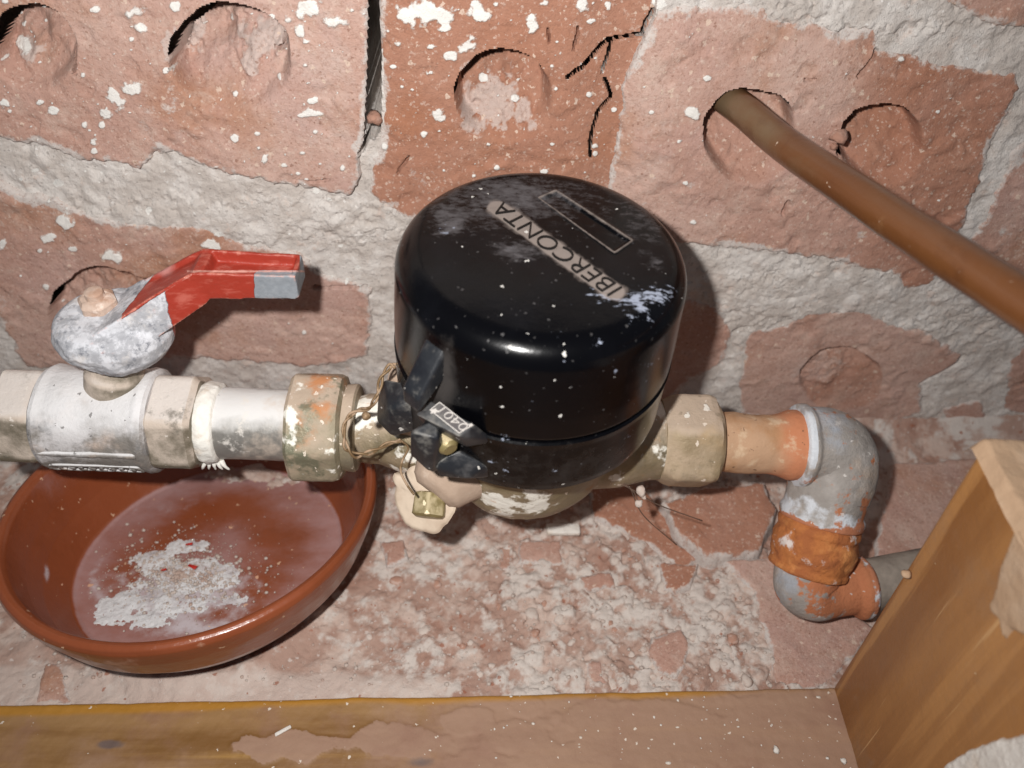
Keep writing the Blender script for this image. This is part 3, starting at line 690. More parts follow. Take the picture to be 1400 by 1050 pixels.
gap = sstep(10.5, 8.5, np.abs(PXW - (511 + 4 * nzw * 0.5)) + 0.6 * np.maximum(PYW - 175, 0))
mh = mh - 0.10 * gap * sstep(225, 190, PYW)
mh = mh - 0.052 * sstep(0.0012, 0.0045, inner) - 0.7 * crack - 1.0 * hole * (inner > 0.002)
# behind the pipes the wall's foot is buried
mk_w = np.stack([WX, -mh, WZ], -1)
emit_grid('mortar', mk_w, np.ones(WX.shape, bool), MAT['mortar'], wall, dict(paint=paint * 0.9))
# a crumb of brick jammed in the open joint and the loose chips by the core holes
def pebble(name, pos, r, mat, parent=None, seed=1, flat=0.7, sub=2, origin=True, ry=1.0):
    V, F = rock(seed, sub, flat, 0.9)
    V = V * np.array([r, r * ry, r]) + np.asarray(pos)
    return mk(name, V, F, mat, parent, toward=None, origin=pos if (parent is None and origin) else None)
pebble('brick_crumb', at_y(511, 162, -0.001), 0.0030, MAT['chip'], wall, 5, 0.8)
pebble('brick_crumb', at_y(1147, 185, -0.002), 0.0028, MAT['chip'], wall, 8, 0.9)
pebble('brick_crumb', at_y(1140, 200, -0.001), 0.0014, MAT['chip'], wall, 9, 0.9)

# ================================================================== THE FLOOR
fx = axis_grid(-0.245, 0.205, 0.0006, -0.60, 0.60)
fy = axis_grid(-0.150, -0.002, 0.0006, -0.34, 0.004)
FX, FY = np.meshgrid(fx, fy)
def px_of(X, Y, Z):
    dx = X - CAM[0]; dy = Y - CAM[1]; dz = Z - CAM[2]
    dep = dy * cF[1] + dz * cF[2]; u = dy * cU[1] + dz * cU[2]
    with np.errstate(all='ignore'):
        return 700 + FPX * dx / dep, 525 - FPX * u / dep
FPXm, FPYm = px_of(FX, FY, 0.0)
fn = f2(FX, FY, 90, 4, 101)
FXw = FX + 0.0018 * f2(FX, FY, 110, 4, 102); FYw = FY + 0.0018 * f2(FX, FY, 110, 4, 103)
smoothz = np.clip(sstep(905, 935, FPYm + 10 * fn) * sstep(680, 560, FPXm) + sstep(120, 40, FPXm) * sstep(840, 880, FPYm) * 0.6, 0, 1)
BOWLC = np.array([at_z(249, 690, 0.050)[0], -0.0795, 0.0])
w1, id1 = worley(FXw, FYw, 150, 7); w2, id2 = worley(FXw, FYw, 330, 17)
lumpH = 0.0012 * np.sqrt(np.clip(1 - (w1 / 0.62) ** 2, 0, 1)) * (id1 > 0.45) * (0.5 + id1) + 0.0007 * np.sqrt(np.clip(1 - (w2 / 0.6) ** 2, 0, 1)) * (id2 > 0.3)
zone = sstep(560, 760, FPXm + 60 * fn) * sstep(1085, 1030, FPXm - 0.25 * (FPYm - 750) + 25 * fn)
zone = np.maximum(zone, 0.4 * sstep(480, 560, FPXm) * sstep(1060, 1000, FPXm))
gran = f2(FXw, FYw, 190, 5, 140, 0.62); big = f2(FX, FY, 48, 4, 141)
white = np.clip(0.36 + zone * 0.22 + 0.75 * gran + 0.55 * big + 0.18 * (id1 > 0.6) * sstep(0.7, 0.3, w1) * zone, 0, 1)
FH = 0.0016 * f2(FX, FY, 26, 4, 111) + 0.0010 * fn + lumpH * (1 - smoothz * 0.9) * (0.35 + 0.65 * zone) + 0.0004 * f2(FX, FY, 300, 3, 112)
FH = FH + (0.0003 + 0.0007 * zone) * gran * (1 - 0.9 * smoothz) + 0.0004 * np.abs(f2(FX, FY, 420, 2, 151)) * (1 - smoothz)
FH = FH + 0.0035 * np.exp(-((np.hypot(FX - BOWLC[0], FY - BOWLC[1]) - 0.052) / 0.006) ** 2) * (FY < BOWLC[1] - 0.02)
FH = FH + 0.014 * np.exp(FY / 0.012) + 0.0015 * smoothz
FRAG = [  # outline, height, slope direction amounts
    dict(p=[(905, 690), (960, 672), (1040, 668), (1062, 700), (1044, 732), (1036, 752), (962, 760), (925, 730)], h=0.010, sx=0.0, sy=0.10, w=0.8),
    dict(p=[(835, 652), (880, 672), (915, 708), (966, 758), (935, 772), (885, 742), (812, 706), (805, 670)], h=0.004, sx=0, sy=0.1, w=1.0),
    dict(p=[(985, 768), (1064, 764), (1110, 800), (1200, 862), (1160, 905), (1132, 938), (1062, 938), (1052, 880), (1030, 810)], h=0.0025, sx=0, sy=0.05, w=0.1),
    dict(p=[(888, 872), (928, 858), (946, 888), (926, 926), (897, 914), (884, 892)], h=0.0024, sx=0, sy=0, w=0.2),
    dict(p=[(900, 768), (952, 772), (946, 802), (906, 808)], h=0.0040, sx=0, sy=0.1, w=0.8),
    dict(p=[(64, 906), (84, 906), (100, 962), (48, 962)], h=0.0016, sx=0, sy=0, w=0.1),
    dict(p=[(1215, 640), (1350, 632), (1420, 680), (1330, 800), (1240, 830), (1200, 760)], h=0.0046, sx=0, sy=0.1, w=0.15),
    dict(p=[(712, 738), (768, 738), (770, 768), (708, 770)], h=0.0030, sx=0, sy=0, w=0.4),
    dict(p=[(520, 740), (552, 736), (560, 765), (530, 775)], h=0.0026, sx=0, sy=0, w=0.4),
    dict(p=[(680, 745), (700, 742), (700, 780), (682, 778)], h=0.0026, sx=0, sy=0, w=0.5),
    dict(p=[(790, 790), (836, 782), (842, 800), (800, 810)], h=0.0026, sx=0, sy=0, w=0.5),
    dict(p=[(800, 905), (824, 902), (830, 934), (806, 938)], h=0.0022, sx=0, sy=0, w=0.2),
]
under = np.full(FX.shape, -1.0)
floorP = thing_floor = None
fr_meshes = []
for k, Fg in enumerate(FRAG):
    poly = [tuple(at_z(px, py, Fg['h'] * 0.8)[:2]) for px, py in Fg['p']]
    xs = [q[0] for q in poly]; ys = [q[1] for q in poly]; m = 0.005
    s = (slice(max(np.searchsorted(fy, min(ys) - m) - 1, 0), np.searchsorted(fy, max(ys) + m) + 1), slice(max(np.searchsorted(fx, min(xs) - m) - 1, 0), np.searchsorted(fx, max(xs) + m) + 1))
    d = sdf(FXw[s], FYw[s], poly); under[s] = np.maximum(under[s], d)
    cy = sum(ys) / len(ys)
    H = Fg['h'] + Fg['sy'] * (FY[s] - cy) + 0.0009 * f2(FX[s], FY[s], 60, 4, 130 + k) + 0.0003 * f2(FX[s], FY[s], 260, 3, 131)
    H = np.where(d < 0.0015, H - (0.0015 - np.clip(d, 0, 1)) * 0.5, H); H = np.where(d < 0, H + d * 6, H)
    fr_meshes.append((np.stack([FX[s], FY[s], H], -1), d > -0.0022, dict(paint=0 * H, pale=0 * H + 0.25, warm=0 * H + Fg['w'], smear=np.clip(0.6 - d * 260, 0, 1) + 0.12)))
FH = FH - 0.004 * sstep(0.001, 0.003, under)
PF = np.stack([FX, FY, FH], -1)
floor = emit_grid('floor', PF, np.ones(FX.shape, bool), MAT['rubble'], None, dict(white=white, smooth=smoothz), toward=(0, 0, 1))
tag(floor, kind='structure')
for P, mk_, at_ in fr_meshes:
    emit_grid('brick_fragment', P, mk_, MAT['brick'], floor, at_, toward=(0, 0, 1))
def floor_h(x, y):
    i = min(max(np.searchsorted(fx, x), 0), len(fx) - 1); j = min(max(np.searchsorted(fy, y), 0), len(fy) - 1)
    return FH[j, i]
lump_me = []
for q in range(6):
    for mt in ('lump', 'chip'):
        V, F = rock(20 + q, 2, 0.75, 0.45); o = mk('mortar_lump', V, F, MAT[mt + '_small'], None); lump_me.append((mt, o.data)); bpy.data.objects.remove(o)
rg = random.Random(12)
BOWLC = np.array([at_z(249, 690, 0.050)[0], -0.0795, 0.0])
cnt = 0
while cnt < 110:
    px, py = rg.uniform(500, 1060), rg.uniform(690, 935)
    q = at_z(px, py, 0.001)
    if math.hypot(q[0] - BOWLC[0], q[1] - BOWLC[1]) < 0.062: continue
    if rg.random() > (0.35 + 0.65 * sstep(560, 800, np.array(px))): continue
    r = 0.0012 + 0.0018 * rg.random() ** 2
    mt = 'lump' if rg.random() < 0.78 else 'chip'
    me = rg.choice([m for t, m in lump_me if t == mt])
    o = bpy.data.objects.new('mortar_lump' if mt == 'lump' else 'brick_chip', me); COL.objects.link(o); o.parent = floor
    o.location = (q[0], q[1], floor_h(q[0], q[1]) - r * 0.15); o.rotation_euler = (rg.uniform(-.4, .4), rg.uniform(-.4, .4), rg.uniform(0, 6.3))
    o.scale = (r * rg.uniform(0.8, 1.4), r * rg.uniform(0.8, 1.2), r * rg.uniform(0.6, 1.0)); cnt += 1
# fine crumbs, uncountable
parts = []
for i in range(1400):
    px, py = rg.uniform(20, 1130), rg.uniform(650, 938)
    q = at_z(px, py, 0.001)
    if math.hypot(q[0] - BOWLC[0], q[1] - BOWLC[1]) < 0.056: continue
    V, F = rock(i % 9, 1, 0.7, 0.4); r = 0.00035 + 0.0007 * rg.random() ** 2
    parts.append((V * r + np.array([q[0], q[1], floor_h(q[0], q[1]) + r * 0.2]), F))
V, F = join(parts)
tag(mk('rubble_crumbs', V, F, MAT['lump'], floor), kind='stuff')
# a flat white strip of plaster lying under the meter
q = at_z(770, 724, 0.004)
V, F = hull_bevel([q + np.array([sx * 0.0075, sy * 0.0028, sz * 0.0012]) for sx in (-1, 1) for sy in (-1, 1) for sz in (-1, 1)], 0.0006, 2)
V = V + 0.0004 * f3(V, 500, 2, 3)[:, None]
tag(mk('plaster_strip', V, F, MAT['plaster'], None, origin=q), 'small flat white plaster strip lying on the rubble just below the meter', 'plaster chip')

# ================================================================== THE PIPE RUN: its own frame, sloping 3 degrees
O = at_y(715, 594, -0.07)
BETA = math.radians(3.3); ALPHA = math.radians(4.0)
Rm = np.array((Matrix.Rotation(BETA, 3, 'Y') @ Matrix.Rotation(ALPHA, 3, 'X')))
AX, AY, AZ = Rm[:, 0], Rm[:, 1], Rm[:, 2]
def A(x, y=0.0, z=0.0): return O + AX * x + AY * y + AZ * z
def XL(px): return (px - 715) / FPX * (0.3055 + (px - 715) * 1.1e-5)
def cyl(name, prof, mat, parent, seg=96, x0=0.0, **kw):
    """prof given as photo x against radius, along the run"""
    att = kw.pop('att', None); sharp = kw.pop('sharp', 32)
    pr = [(XL(p[0]),) + tuple(p[1:]) for p in prof]
    V, F, S, T = lathe(pr, A(0, x0), AX, seg=seg, **kw)
    return mk(name, V, F, mat, parent, att(V, S, T) if att else None, sharp=sharp)
# ---- stub of pipe entering at the left edge
t = thing('supply_pipe', A(XL(-60)), 'short pale pipe coming in at the left edge into the ball valve', 'pipe')
cyl('pipe', [(-220, .0128), (22, .0128)], MAT['valvehex'], t, amp=.0003)
# ---- ball valve
val = thing('ball_valve', A(XL(150), 0, -0.018), 'plaster-crusted ball valve with a bent red and grey lever above the bowl', 'valve')
cyl('valve_body', [(70, .0125), (72, .0175), (76, .0190), (82, .0196), (92, .0190), (205, .0190), (212, .0196), (220, .0192), (224, .0180), (226, .0125)], MAT['valve'], val, amp=.0005, freq=120, seg=140)
cyl('hex_end', [(14, .0120), (16, .0150, 1), (22, .0166, 1), (66, .0166, 1), (74, .0160, 1), (76, .012)], MAT['valvehex'], val, amp=.0002, rot=0.25, sharp=25)
cyl('hex_end', [(218, .0120), (221, .0160, 1), (226, .0168, 1), (274, .0168, 1), (281, .0152, 1), (283, .012)], MAT['valvehex'], val, amp=.0002, rot=0.25, sharp=25)
# cast outline with raised bar marks low on the valve's front
def cylpt(px, deg, r=0.0191): return A(XL(px), -r * math.cos(math.radians(deg)), r * math.sin(math.radians(deg)))
bars = []
ol = [cylpt(90, -14), cylpt(120, -13), cylpt(165, -13), cylpt(200, -13), cylpt(207, -19), cylpt(206, -28), cylpt(198, -33), cylpt(165, -33), cylpt(120, -33), cylpt(92, -33), cylpt(85, -27), cylpt(85, -19), cylpt(90, -14)]
V, F, _, _ = tube(smooth_path(ol, 6), 0.0006, 8, amp=0.0003, freq=400); bars.append((V, F))
for i in range(8):
    x = 98 + i * 13.5; e = [(x, -17), (x + 4, -23), (x, -29)] if i % 2 else [(x + 5, -17), (x, -20), (x, -26), (x + 5, -29)]
    V, F, _, _ = tube(smooth_path([cylpt(a, b) for a, b in e], 4), 0.0006, 7, amp=.0003, freq=500, seed=i); bars.append((V, F))
V, F = join(bars); mk('cast_marks', V, F, MAT['valve'], val)
V, F, _, _ = tube(np.array([cylpt(x, 8, 0.0188) for x in np.linspace(80, 210, 30)]), 0.0011, 12, amp=.0005, freq=200); mk('cast_ridge', V, F, MAT['valve'], val)
# gland and stem
xs_ = XL(157)
hubc = at_y(157, 452, -0.064)
V, F, _, _ = lathe([(0.012, .0105), (.0215, .0100), (.0235, .0088), (.026, .0080), (.034, .0062), (.0400, .0060)], A(xs_), hubc - A(xs_), seg=64, amp=.0003)
mk('valve_stem', V, F, MAT['valvehex'], val, sharp=35)
# lever: hub dish and bent channel arm in one casting
hx = hubc[0]
rings = []
def ringUV(c, t, w, h, dch, rim=0.0014):
    """U-channel ring square to direction t (in the xz plane), width along y"""
    n = np.array([-t[2], 0, t[0]]); yv = np.array([0, 1.0, 0]); iw = max(w / 2 - rim, w * 0.2)
    pts = [(-w / 2, -h / 2), (-w / 4, -h / 2), (w / 4, -h / 2), (w / 2, -h / 2), (w / 2, 0), (w / 2, h / 2), (iw, h / 2), (iw * 0.93, h / 2 - dch), (0, h / 2 - dch * 1.02), (-iw * 0.93, h / 2 - dch), (-iw, h / 2), (-w / 2, h / 2), (-w / 2, 0)]
    return [c + yv * a + n * b for a, b in pts]
PB = at_y(283, 374, -0.058); PE = at_y(411, 378, -0.058)      # bend and tip of the arm along the middle of its front face
PB[1] = PE[1] = -0.058
up_ = (PB - hubc) * np.array([1, 1, 1.0]); up_ /= np.linalg.norm(up_); lv_ = (PE - PB) / np.linalg.norm(PE - PB)
spec = [  # centre, w, h, channel depth, direction
    (hubc + np.array([0.000, 0, 0.001]), .024, .012, 0.0, up_), (hubc * 0.72 + PB * 0.28, .0215, .0130, .0003, up_),
    (hubc * 0.5 + PB * 0.5, .0180, .0128, .0014, up_), (PB - up_ * .0030, .0150, .0118, .0016, up_), (PB - up_ * .0006, .0146, .0112, .0004, up_ * .6 + lv_ * .4), (PB + lv_ * .0010, .0144, .0106, .0004, lv_),
    (PB + lv_ * .0024, .0142, .0104, .0040, lv_), (PB * 0.5 + PE * 0.5, .0134, .0096, .0040, lv_), (PE - lv_ * .0026, .0128, .0094, .0038, lv_), (PE - lv_ * .0014, .0128, .0094, .0001, lv_), (PE, .0122, .0090, .0001, lv_)]
Tg = np.array([x[4] / np.linalg.norm(x[4]) for x in spec])
R_ = [ringUV(s[0], Tg[i], s[1], s[2], s[3]) for i, s in enumerate(spec)]
V = np.array(R_).reshape(-1, 3); k = len(R_[0]); F = []
for i in range(len(R_) - 1):
    for j in range(k): F.append((i * k + j, i * k + (j + 1) % k, (i + 1) * k + (j + 1) % k, (i + 1) * k + j))
F.append(tuple(range(k))); F.append(tuple(range((len(R_) - 1) * k, len(R_) * k))[::-1])
Vh, Fh, _, _ = lathe([(-.0085, .0120), (-.0075, .0165), (-.0035, .0192), (.0015, .0200), (.005, .0188), (.0072, .0160), (.0080, .0110)], hubc, AZ, seg=72, amp=0.0)
Vh[:, 1] = hubc[1] + (Vh[:, 1] - hubc[1]) * 0.86
V, F = join([(V, F), (Vh, Fh)])
V, F = remeshed(V, F, 0.00045, 2)
V = V + (0.0004 * f3(V, 330, 3, 9) + 0.0009 * f3(V, 120, 3, 19) * sstep(-.112, -.128, V[:, 0]))[:, None] * (0.3 + 0.7 * sstep(-0.118, -0.135, V[:, 0]))[:, None]
lx, ly = px_of(V[:, 0], V[:, 1], V[:, 2])
e1 = (lx - 168) - (ly - 438) * 0.35         # red begins up the slope
red = 0.5 + np.clip((lx - 207 - np.clip((ly - 330) * 0.25, 0, 60)) / 30, -0.5, 0.5) * 1.0
red = np.where(lx - (ly - 410) * (-0.9) < 200, np.minimum(red, .2), red)
tri = (0.5 + np.clip((4 + (lx - 168) * 0.30 - np.abs((ly - 432) + (lx - 168) * 0.95)) / 14, -0.5, 0.5)) * (lx > 166)
red = np.maximum(red, tri)
grey = 0.5 + np.clip((lx - 348) / 14, -.5, .5); frontface = sstep(365, 374, ly)
grey = grey * np.maximum(frontface, sstep(408, 412, lx))
red = np.where(lx > 340, red * (1 - grey), red)
fade = sstep(262, 225, lx) * sstep(400, 365, ly) * (lx > 180)
rim = sstep(0.0, 1.0, 1.0 - np.abs(ly - (371)) / 5) * (lx > 255) * 0.9 + sstep(4, 0, np.abs(ly - (405 - (lx - 215) * 0.62))) * (lx > 215) * (lx < 262) * 0.8
mk('lever', V, F, MAT['casting'], val, dict(red=red, grey=grey, fade=fade, rim=rim), toward=None if not isinstance(F, np.ndarray) else None)
V, F, _, _ = lathe([(0.006, .0045), (.0064, .0056, 1), (.0110, .0056, 1), (.0122, .0046, .6), (.0124, .0032), (.0145, .0030), (.0150, .0022)], hubc + np.array([-0.0042, 0.004, 0.0]), AZ, seg=48, step=0.0008, amp=.0004, freq=400)
mk('lever_nut', V, F, MAT['levernut'], val, sharp=40)
# ---- nipple with paste
t = thing('pipe_nipple', A(XL(345)), 'bright galvanised pipe nipple between the ball valve and the left union nut', 'pipe')
cyl('pipe', [(270, .0132), (300, .0134), (409, .0134)], MAT['galv'], t, amp=.00015)
V, F, S, T = lathe([(XL(279), .0132), (XL(281), .0150), (XL(288), .0156), (XL(296), .0152), (XL(303), .0148), (XL(306), .0134)], A(0), AX, seg=120, step=.0006, amp=.0009, freq=260, seed=4)
mk('sealing_paste', V, F, MAT['tape'], t)
pr = []
for k_ in range(5):
    p0 = A(XL(284 + k_ * 5), -0.0105, -0.0095); V, F, _, _ = tube(smooth_path([p0, p0 + np.array([.0006 * (k_ - 2), -.001, -.002]), p0 + np.array([.0012 * (k_ - 2), -.0008, -.0042])], 4), np.linspace(.0011, .0003, 9), 7, amp=.0003, freq=700, seed=k_); pr.append((V, F))
V, F = join(pr); mk('loose_threads', V, F, MAT['tape'], t)
# ---- left union nut
t = thing('union_nut', A(XL(440)), 'larger tarnished brass union nut left of the black meter, spotted orange and white', 'nut', 'union nuts on both sides of the meter')
cyl('nut', [(402, .0120), (403, .0185, .9), (408, .0196, 1), (462, .0196, 1), (470, .0188, .9), (474, .0170), (475, .012)], MAT['nutleft'], t, amp=.0004, freq=150, sides=8, rot=0.32, sharp=26)
cyl('thread_ring', [(470, .0120), (473, .0162), (488, .0166), (491, .0158), (492, .012)], MAT['brass'], t, amp=.0003)
# ---- right union nut and pipe
t = thing('union_nut', A(XL(945)), 'smaller sand-coloured union nut right of the black meter', 'nut', 'union nuts on both sides of the meter')
cyl('nut', [(898, .0120), (900, .0150, .5), (912, .0160, 1), (920, .0166, 1), (962, .0166, 1), (971, .0160, .9), (977, .0148), (978, .011)], MAT['nutright'], t, amp=.0004, freq=150, sides=6, rot=0.5, sharp=26)
t = thing('outlet_pipe', A(XL(1020)), 'sandy orange pipe stub between the right union nut and the grey elbow', 'pipe')
cyl('pipe', [(965, .0114), (1050, .0114), (1064, .0122), (1078, .0136), (1100, .0136)], MAT['sandpipe'], t, amp=.0006, freq=130,
    att=lambda V, S, T: dict(rust=np.clip(sstep(XL(1010), XL(1085), S) + 0.7 * sstep(-0.003, -0.010, (V - O) @ AZ + 0 * S), 0, 1)))
# ---- elbow
C1 = A(XL(1148)); E1 = at_z(1096, 812, 0.021); leg = E1 - C1
e_s = A(XL(1086)); Tq = C1 + leg * 0.50
def bez(a, b, c, n=24):
    t = np.linspace(0, 1, n)[:, None]; return a * (1 - t) ** 2 + 2 * b * t * (1 - t) + c * t * t
path = np.concatenate([np.linspace(e_s, A(XL(1112)), 14)[:-1], bez(A(XL(1112)), C1 + AX * 0.003, C1 + leg * 0.30, 40)[:-1], np.linspace(C1 + leg * 0.30, Tq, 10)])
al = np.concatenate([[0], np.cumsum(np.linalg.norm(np.diff(path, axis=0), axis=1))]); Ltot = al[-1]
# resample evenly
ns = 110; sa = np.linspace(0, Ltot, ns); path = np.stack([np.interp(sa, al, path[:, i]) for i in range(3)], 1)
bead = lambda s, c, w: np.exp(-((s - c) / w) ** 4)
rad = 0.0146 + 0.0014 * bead(sa, 0.0022, 0.0024) + 0.0010 * np.sin(np.pi * np.clip(sa / Ltot, 0, 1)) + 0.0012 * bead(sa, Ltot - 0.002, 0.0026)
rad[0] = 0.0125; rad[-1] = 0.0125
t = thing('pipe_elbow', C1, 'grey painted pipe elbow turning down at the right, spotted with rust', 'pipe elbow')
V, F, S, T = tube(path, rad, 80, amp=.0007, freq=130)
ex, ey = px_of(V[:, 0], V[:, 1], V[:, 2])
mk('elbow', V, F, MAT['elbow'], t, dict(rust=np.maximum(sstep(0.88, 1.0, S) * 0.8, 0.30 + 0.22 * np.sin(T * 2 + 1) * sstep(0.5, 0.8, S)), white=np.maximum(sstep(0.075, 0.05, S) * (0.75 + 0.2 * np.sin(T * 3)), sstep(0.74, 0.95, S + 0.10 * np.sin(T)) * 0.62)))
# ---- rusty coupling below the elbow
t = thing('pipe_coupling', C1 + leg * 0.7, 'orange rust-covered pipe coupling under the grey elbow', 'pipe coupling')
u0, u1 = 0.46, 0.84
n_ = 60; uu = np.linspace(u0, u1, n_); pth = C1[None] + leg[None] * uu[:, None]
rad = 0.0142 + 0.0010 * bead(uu, 0.53, 0.03) + 0.0022 * np.exp(-((uu - 0.66) / 0.10) ** 2) + 0.0008 * bead(uu, 0.81, 0.02); rad[-1] = 0.011; rad[-2] = 0.0135
V, F, S, T = tube(pth, rad, 90, amp=.0011, freq=190, seed=6)
mk('coupling', V, F, MAT['rustband'], t)
# ---- lower elbow running to the right behind the post
E2 = E1 + np.array([0.030, 0.004, 0.000])
t = thing('pipe_elbow', E1, 'smaller rust-flecked elbow on the floor below the orange coupling', 'pipe elbow')
path = np.concatenate([np.linspace(C1 + leg * 0.80, C1 + leg * 0.86, 8)[:-1], bez(C1 + leg * 0.86, E1 + leg * 0.02, E1 + (E2 - E1) * 0.42, 30)[:-1], np.linspace(E1 + (E2 - E1) * 0.42, E1 + (E2 - E1) * 0.9, 12)])
al = np.concatenate([[0], np.cumsum(np.linalg.norm(np.diff(path, axis=0), axis=1))]); sa = np.linspace(0, al[-1], 80)
path = np.stack([np.interp(sa, al, path[:, i]) for i in range(3)], 1); L2 = al[-1]
rad = 0.0126 - 0.0022 * sstep(0.2, 0.55, sa / L2) + 0.0022 * bead(sa, L2 - 0.0035, 0.003); rad[-1] = 0.010
V, F, S, T = tube(path, rad, 70, amp=.0005, freq=140, seed=8)
mk('elbow', V, F, MAT['elbow'], t, dict(rust=np.clip(0.36 + 0.34 * np.sin(T * 1.0 + 2.5) + 0.6 * sstep(0.55, 0.7, S) * sstep(0.9, 0.84, S), 0, 1), white=sstep(0.86, 0.93, S) * 0.95))
t = thing('drain_pipe', E2, 'dull grey pipe leaving the lower elbow towards the wooden post', 'pipe')
V, F, S, T = tube(np.linspace(E1 + (E2 - E1) * 0.8, E1 + (E2 - E1) * 0.8 + np.array([0.10, 0.018, 0.004]), 40), 0.0104, 60, amp=.0003)
mk('pipe', V, F, MAT['drain'], t)

# ================================================================== THE WATER METER
met = thing('water_meter', A(0, 0, -0.02), 'round black-capped water meter with dusty lid in the middle of the pipe run', 'water meter')
# brass body with inlet and outlet tails
Vb, Fb, _, _ = lathe([(-.018, .020), (-.0165, .0265), (-.012, .0300), (-.004, .0335), (.008, .0350), (.018, .0355), (.024, .0375), (.031, .0380), (.0315, .034)], A(0, 0, 0), AZ, seg=120, step=.0015, amp=.0)
V1, F1, _, _ = lathe([(XL(470), .0118), (XL(492), .0120), (XL(500), .0130), (XL(520), .0132), (XL(560), .0165), (XL(620), .020)], A(0), AX, seg=72, step=.0015)
V2, F2, _, _ = lathe([(XL(800), .020), (XL(850), .0185), (XL(880), .0160), (XL(902), .0150), (XL(922), .0125)], A(0), AX, seg=72, step=.0015)
bossA = A(-0.018, -0.012, 0.010); bossB = at_z(592, 676, 0.078)
V3, F3, _, _ = lathe([(0, .0160), (np.linalg.norm(bossB - bossA) * 0.55, .0150), (np.linalg.norm(bossB - bossA) * 0.75, .0122), (np.linalg.norm(bossB - bossA) * .92, .0102), (np.linalg.norm(bossB - bossA), .0072)], bossA, bossB - bossA, seg=60, step=.0015)
V, F = join([(Vb, Fb), (V1, F1), (V2, F2)]); V, F = remeshed(V, F, 0.0009, 6)
V = V + 0.0004 * f3(V, 150, 3, 14)[:, None]
mk('brass_body', V, F, MAT['meterbody'], met)
V3 = V3 + 0.0003 * f3(V3, 150, 3, 15)[:, None]
mk('strainer_boss', V3, F3, MAT['boss'], met, sharp=75)
bd = (bossB - bossA) / np.linalg.norm(bossB - bossA)
V, F, S, T = lathe([(-.0012, .0112), (-.0004, .0120), (.0022, .0122), (.0030, .0112), (.0031, .005)], bossB + np.array([-0.0024, 0.0015, -0.0036]), np.array([-0.25, -0.75, 0.55]), seg=90, step=.0008)
c0 = V.mean(0); dv = V - c0; V = c0 + dv * (1 + 0.07 * n2(T * 2.2, T * 0 + 2, 3) * (np.linalg.norm(dv, axis=1) > .008) + 0.22 * bead(T, 1.2, 0.16) + 0.018 * n2(T * 9, T * 0, 4))[:, None]
mk('cap_washer', V, F, MAT['washer'], met, sharp=50)
V, F, S, T = lathe([(-.002, .0050), (-.0015, .0056, 1), (.0058, .0056, 1), (.0066, .0048, .5), (.0068, .003)], bossB + bd * 0.001 + np.array([0, 0, -0.0012]), np.array([-0.1, -0.75, -0.45]), seg=60, step=.0007, amp=.0003, freq=300)
mk('brass_plug', V, F, MAT['plug'], met, sharp=35)
# lower black ring
ZR0, ZR1, ZT = 0.028, 0.0530, 0.0895
def black_attrs(V, extra=None):
    qx, qy = px_of(V[:, 0], V[:, 1], V[:, 2]); n = np.zeros(len(V)); d = dict(dust=n.copy(), grime=n.copy(), chalk=n.copy(), halo=n.copy())
    d['chalk'] = 0.75 * np.maximum.reduce([np.exp(-(((qx - x) / r) ** 2 + ((qy - y) / (r * .7)) ** 2)) for x, y, r in [(812, 466, 8), (756, 490, 5), (772, 494, 5), (795, 512, 6), (840, 508, 6), (888, 498, 8), (884, 520, 5), (720, 458, 5), (700, 470, 4), (728, 548, 4), (690, 598, 9), (695, 647, 10), (672, 632, 8), (757, 645, 8), (830, 636, 6), (860, 596, 7), (800, 565, 4)]])
    d['grime'] = 0.9 * np.exp(-(((qx - 590) / 34) ** 2 + ((qy - 555) / 70) ** 2)) + 0.35 * sstep(575, 640, qy)
    if extra: d.update(extra(V, qx, qy, d))
    return d
V, F, S, T = lathe([(ZR0, .034), (ZR0, .0438), (ZR0 + .0012, .0452), (ZR0 + .004, .0456), (ZR1 - .003, .0456), (ZR1 - .0006, .0458), (ZR1, .0452), (ZR1 + .0004, .040)], A(0), AZ, seg=200, step=.0008, amp=.00012, freq=100)
mk('register_ring', V, F, MAT['bakelite'], met, black_attrs(V, lambda V, qx, qy, d: dict(grime=d['grime'] + 0.20, dust=0.18 + 0 * qx)), sharp=40)
# lid
lidZ = A(0, 0, ZT)
def lid_uv(px, py):
    r = ray(px, py); t = np.dot(lidZ - CAM, AZ) / np.dot(r, AZ); p = CAM + r * t - lidZ
    return np.array([np.dot(p, AX), np.dot(p, AY)])
prof = [(ZR1 + .0008, .040), (ZR1 + .0008, .0446), (ZR1 + .0016, .0454), (ZR1 + .010, .0452)]
RC = 0.0080; Rtop = 0.0442
for k_ in range(0, 13):
    a = math.radians(90 * k_ / 12); prof.append((ZT - RC + RC * math.sin(a), Rtop - RC + RC * math.cos(a)))
n_in = int((Rtop - RC) / 0.00042)
for k_ in range(1, n_in): prof.append((ZT, (Rtop - RC) * (1 - k_ / n_in)))
prof.append((ZT, 0.0002))
V, F, S, T = lathe(prof, A(0), AZ, seg=400, step=.0009, amp=0)
loc = np.stack([(V - lidZ) @ AX, (V - lidZ) @ AY, (V - lidZ) @ AZ], 1)
tS = lid_uv(838, 398); tE = lid_uv(681, 284); wpolyL = [tuple(lid_uv(*p)) for p in [(737, 271), (760, 261), (864, 329), (840, 345)]]
top = loc[:, 2] > -0.0012
dw = sdf(loc[:, 0], loc[:, 1], wpolyL)
dz = np.where(top, -0.0007 * sstep(-0.0002, 0.0009, dw) + 0.00035 * np.exp(-(dw / 0.0006) ** 2), 0) + 0.00018 * f2(loc[:, 0], loc[:, 1], 45, 2, 8) * top
V = V + AZ[None] * dz[:, None]
dt = pline(loc[:, 0], loc[:, 1], [tuple(tS), tuple(tE)])
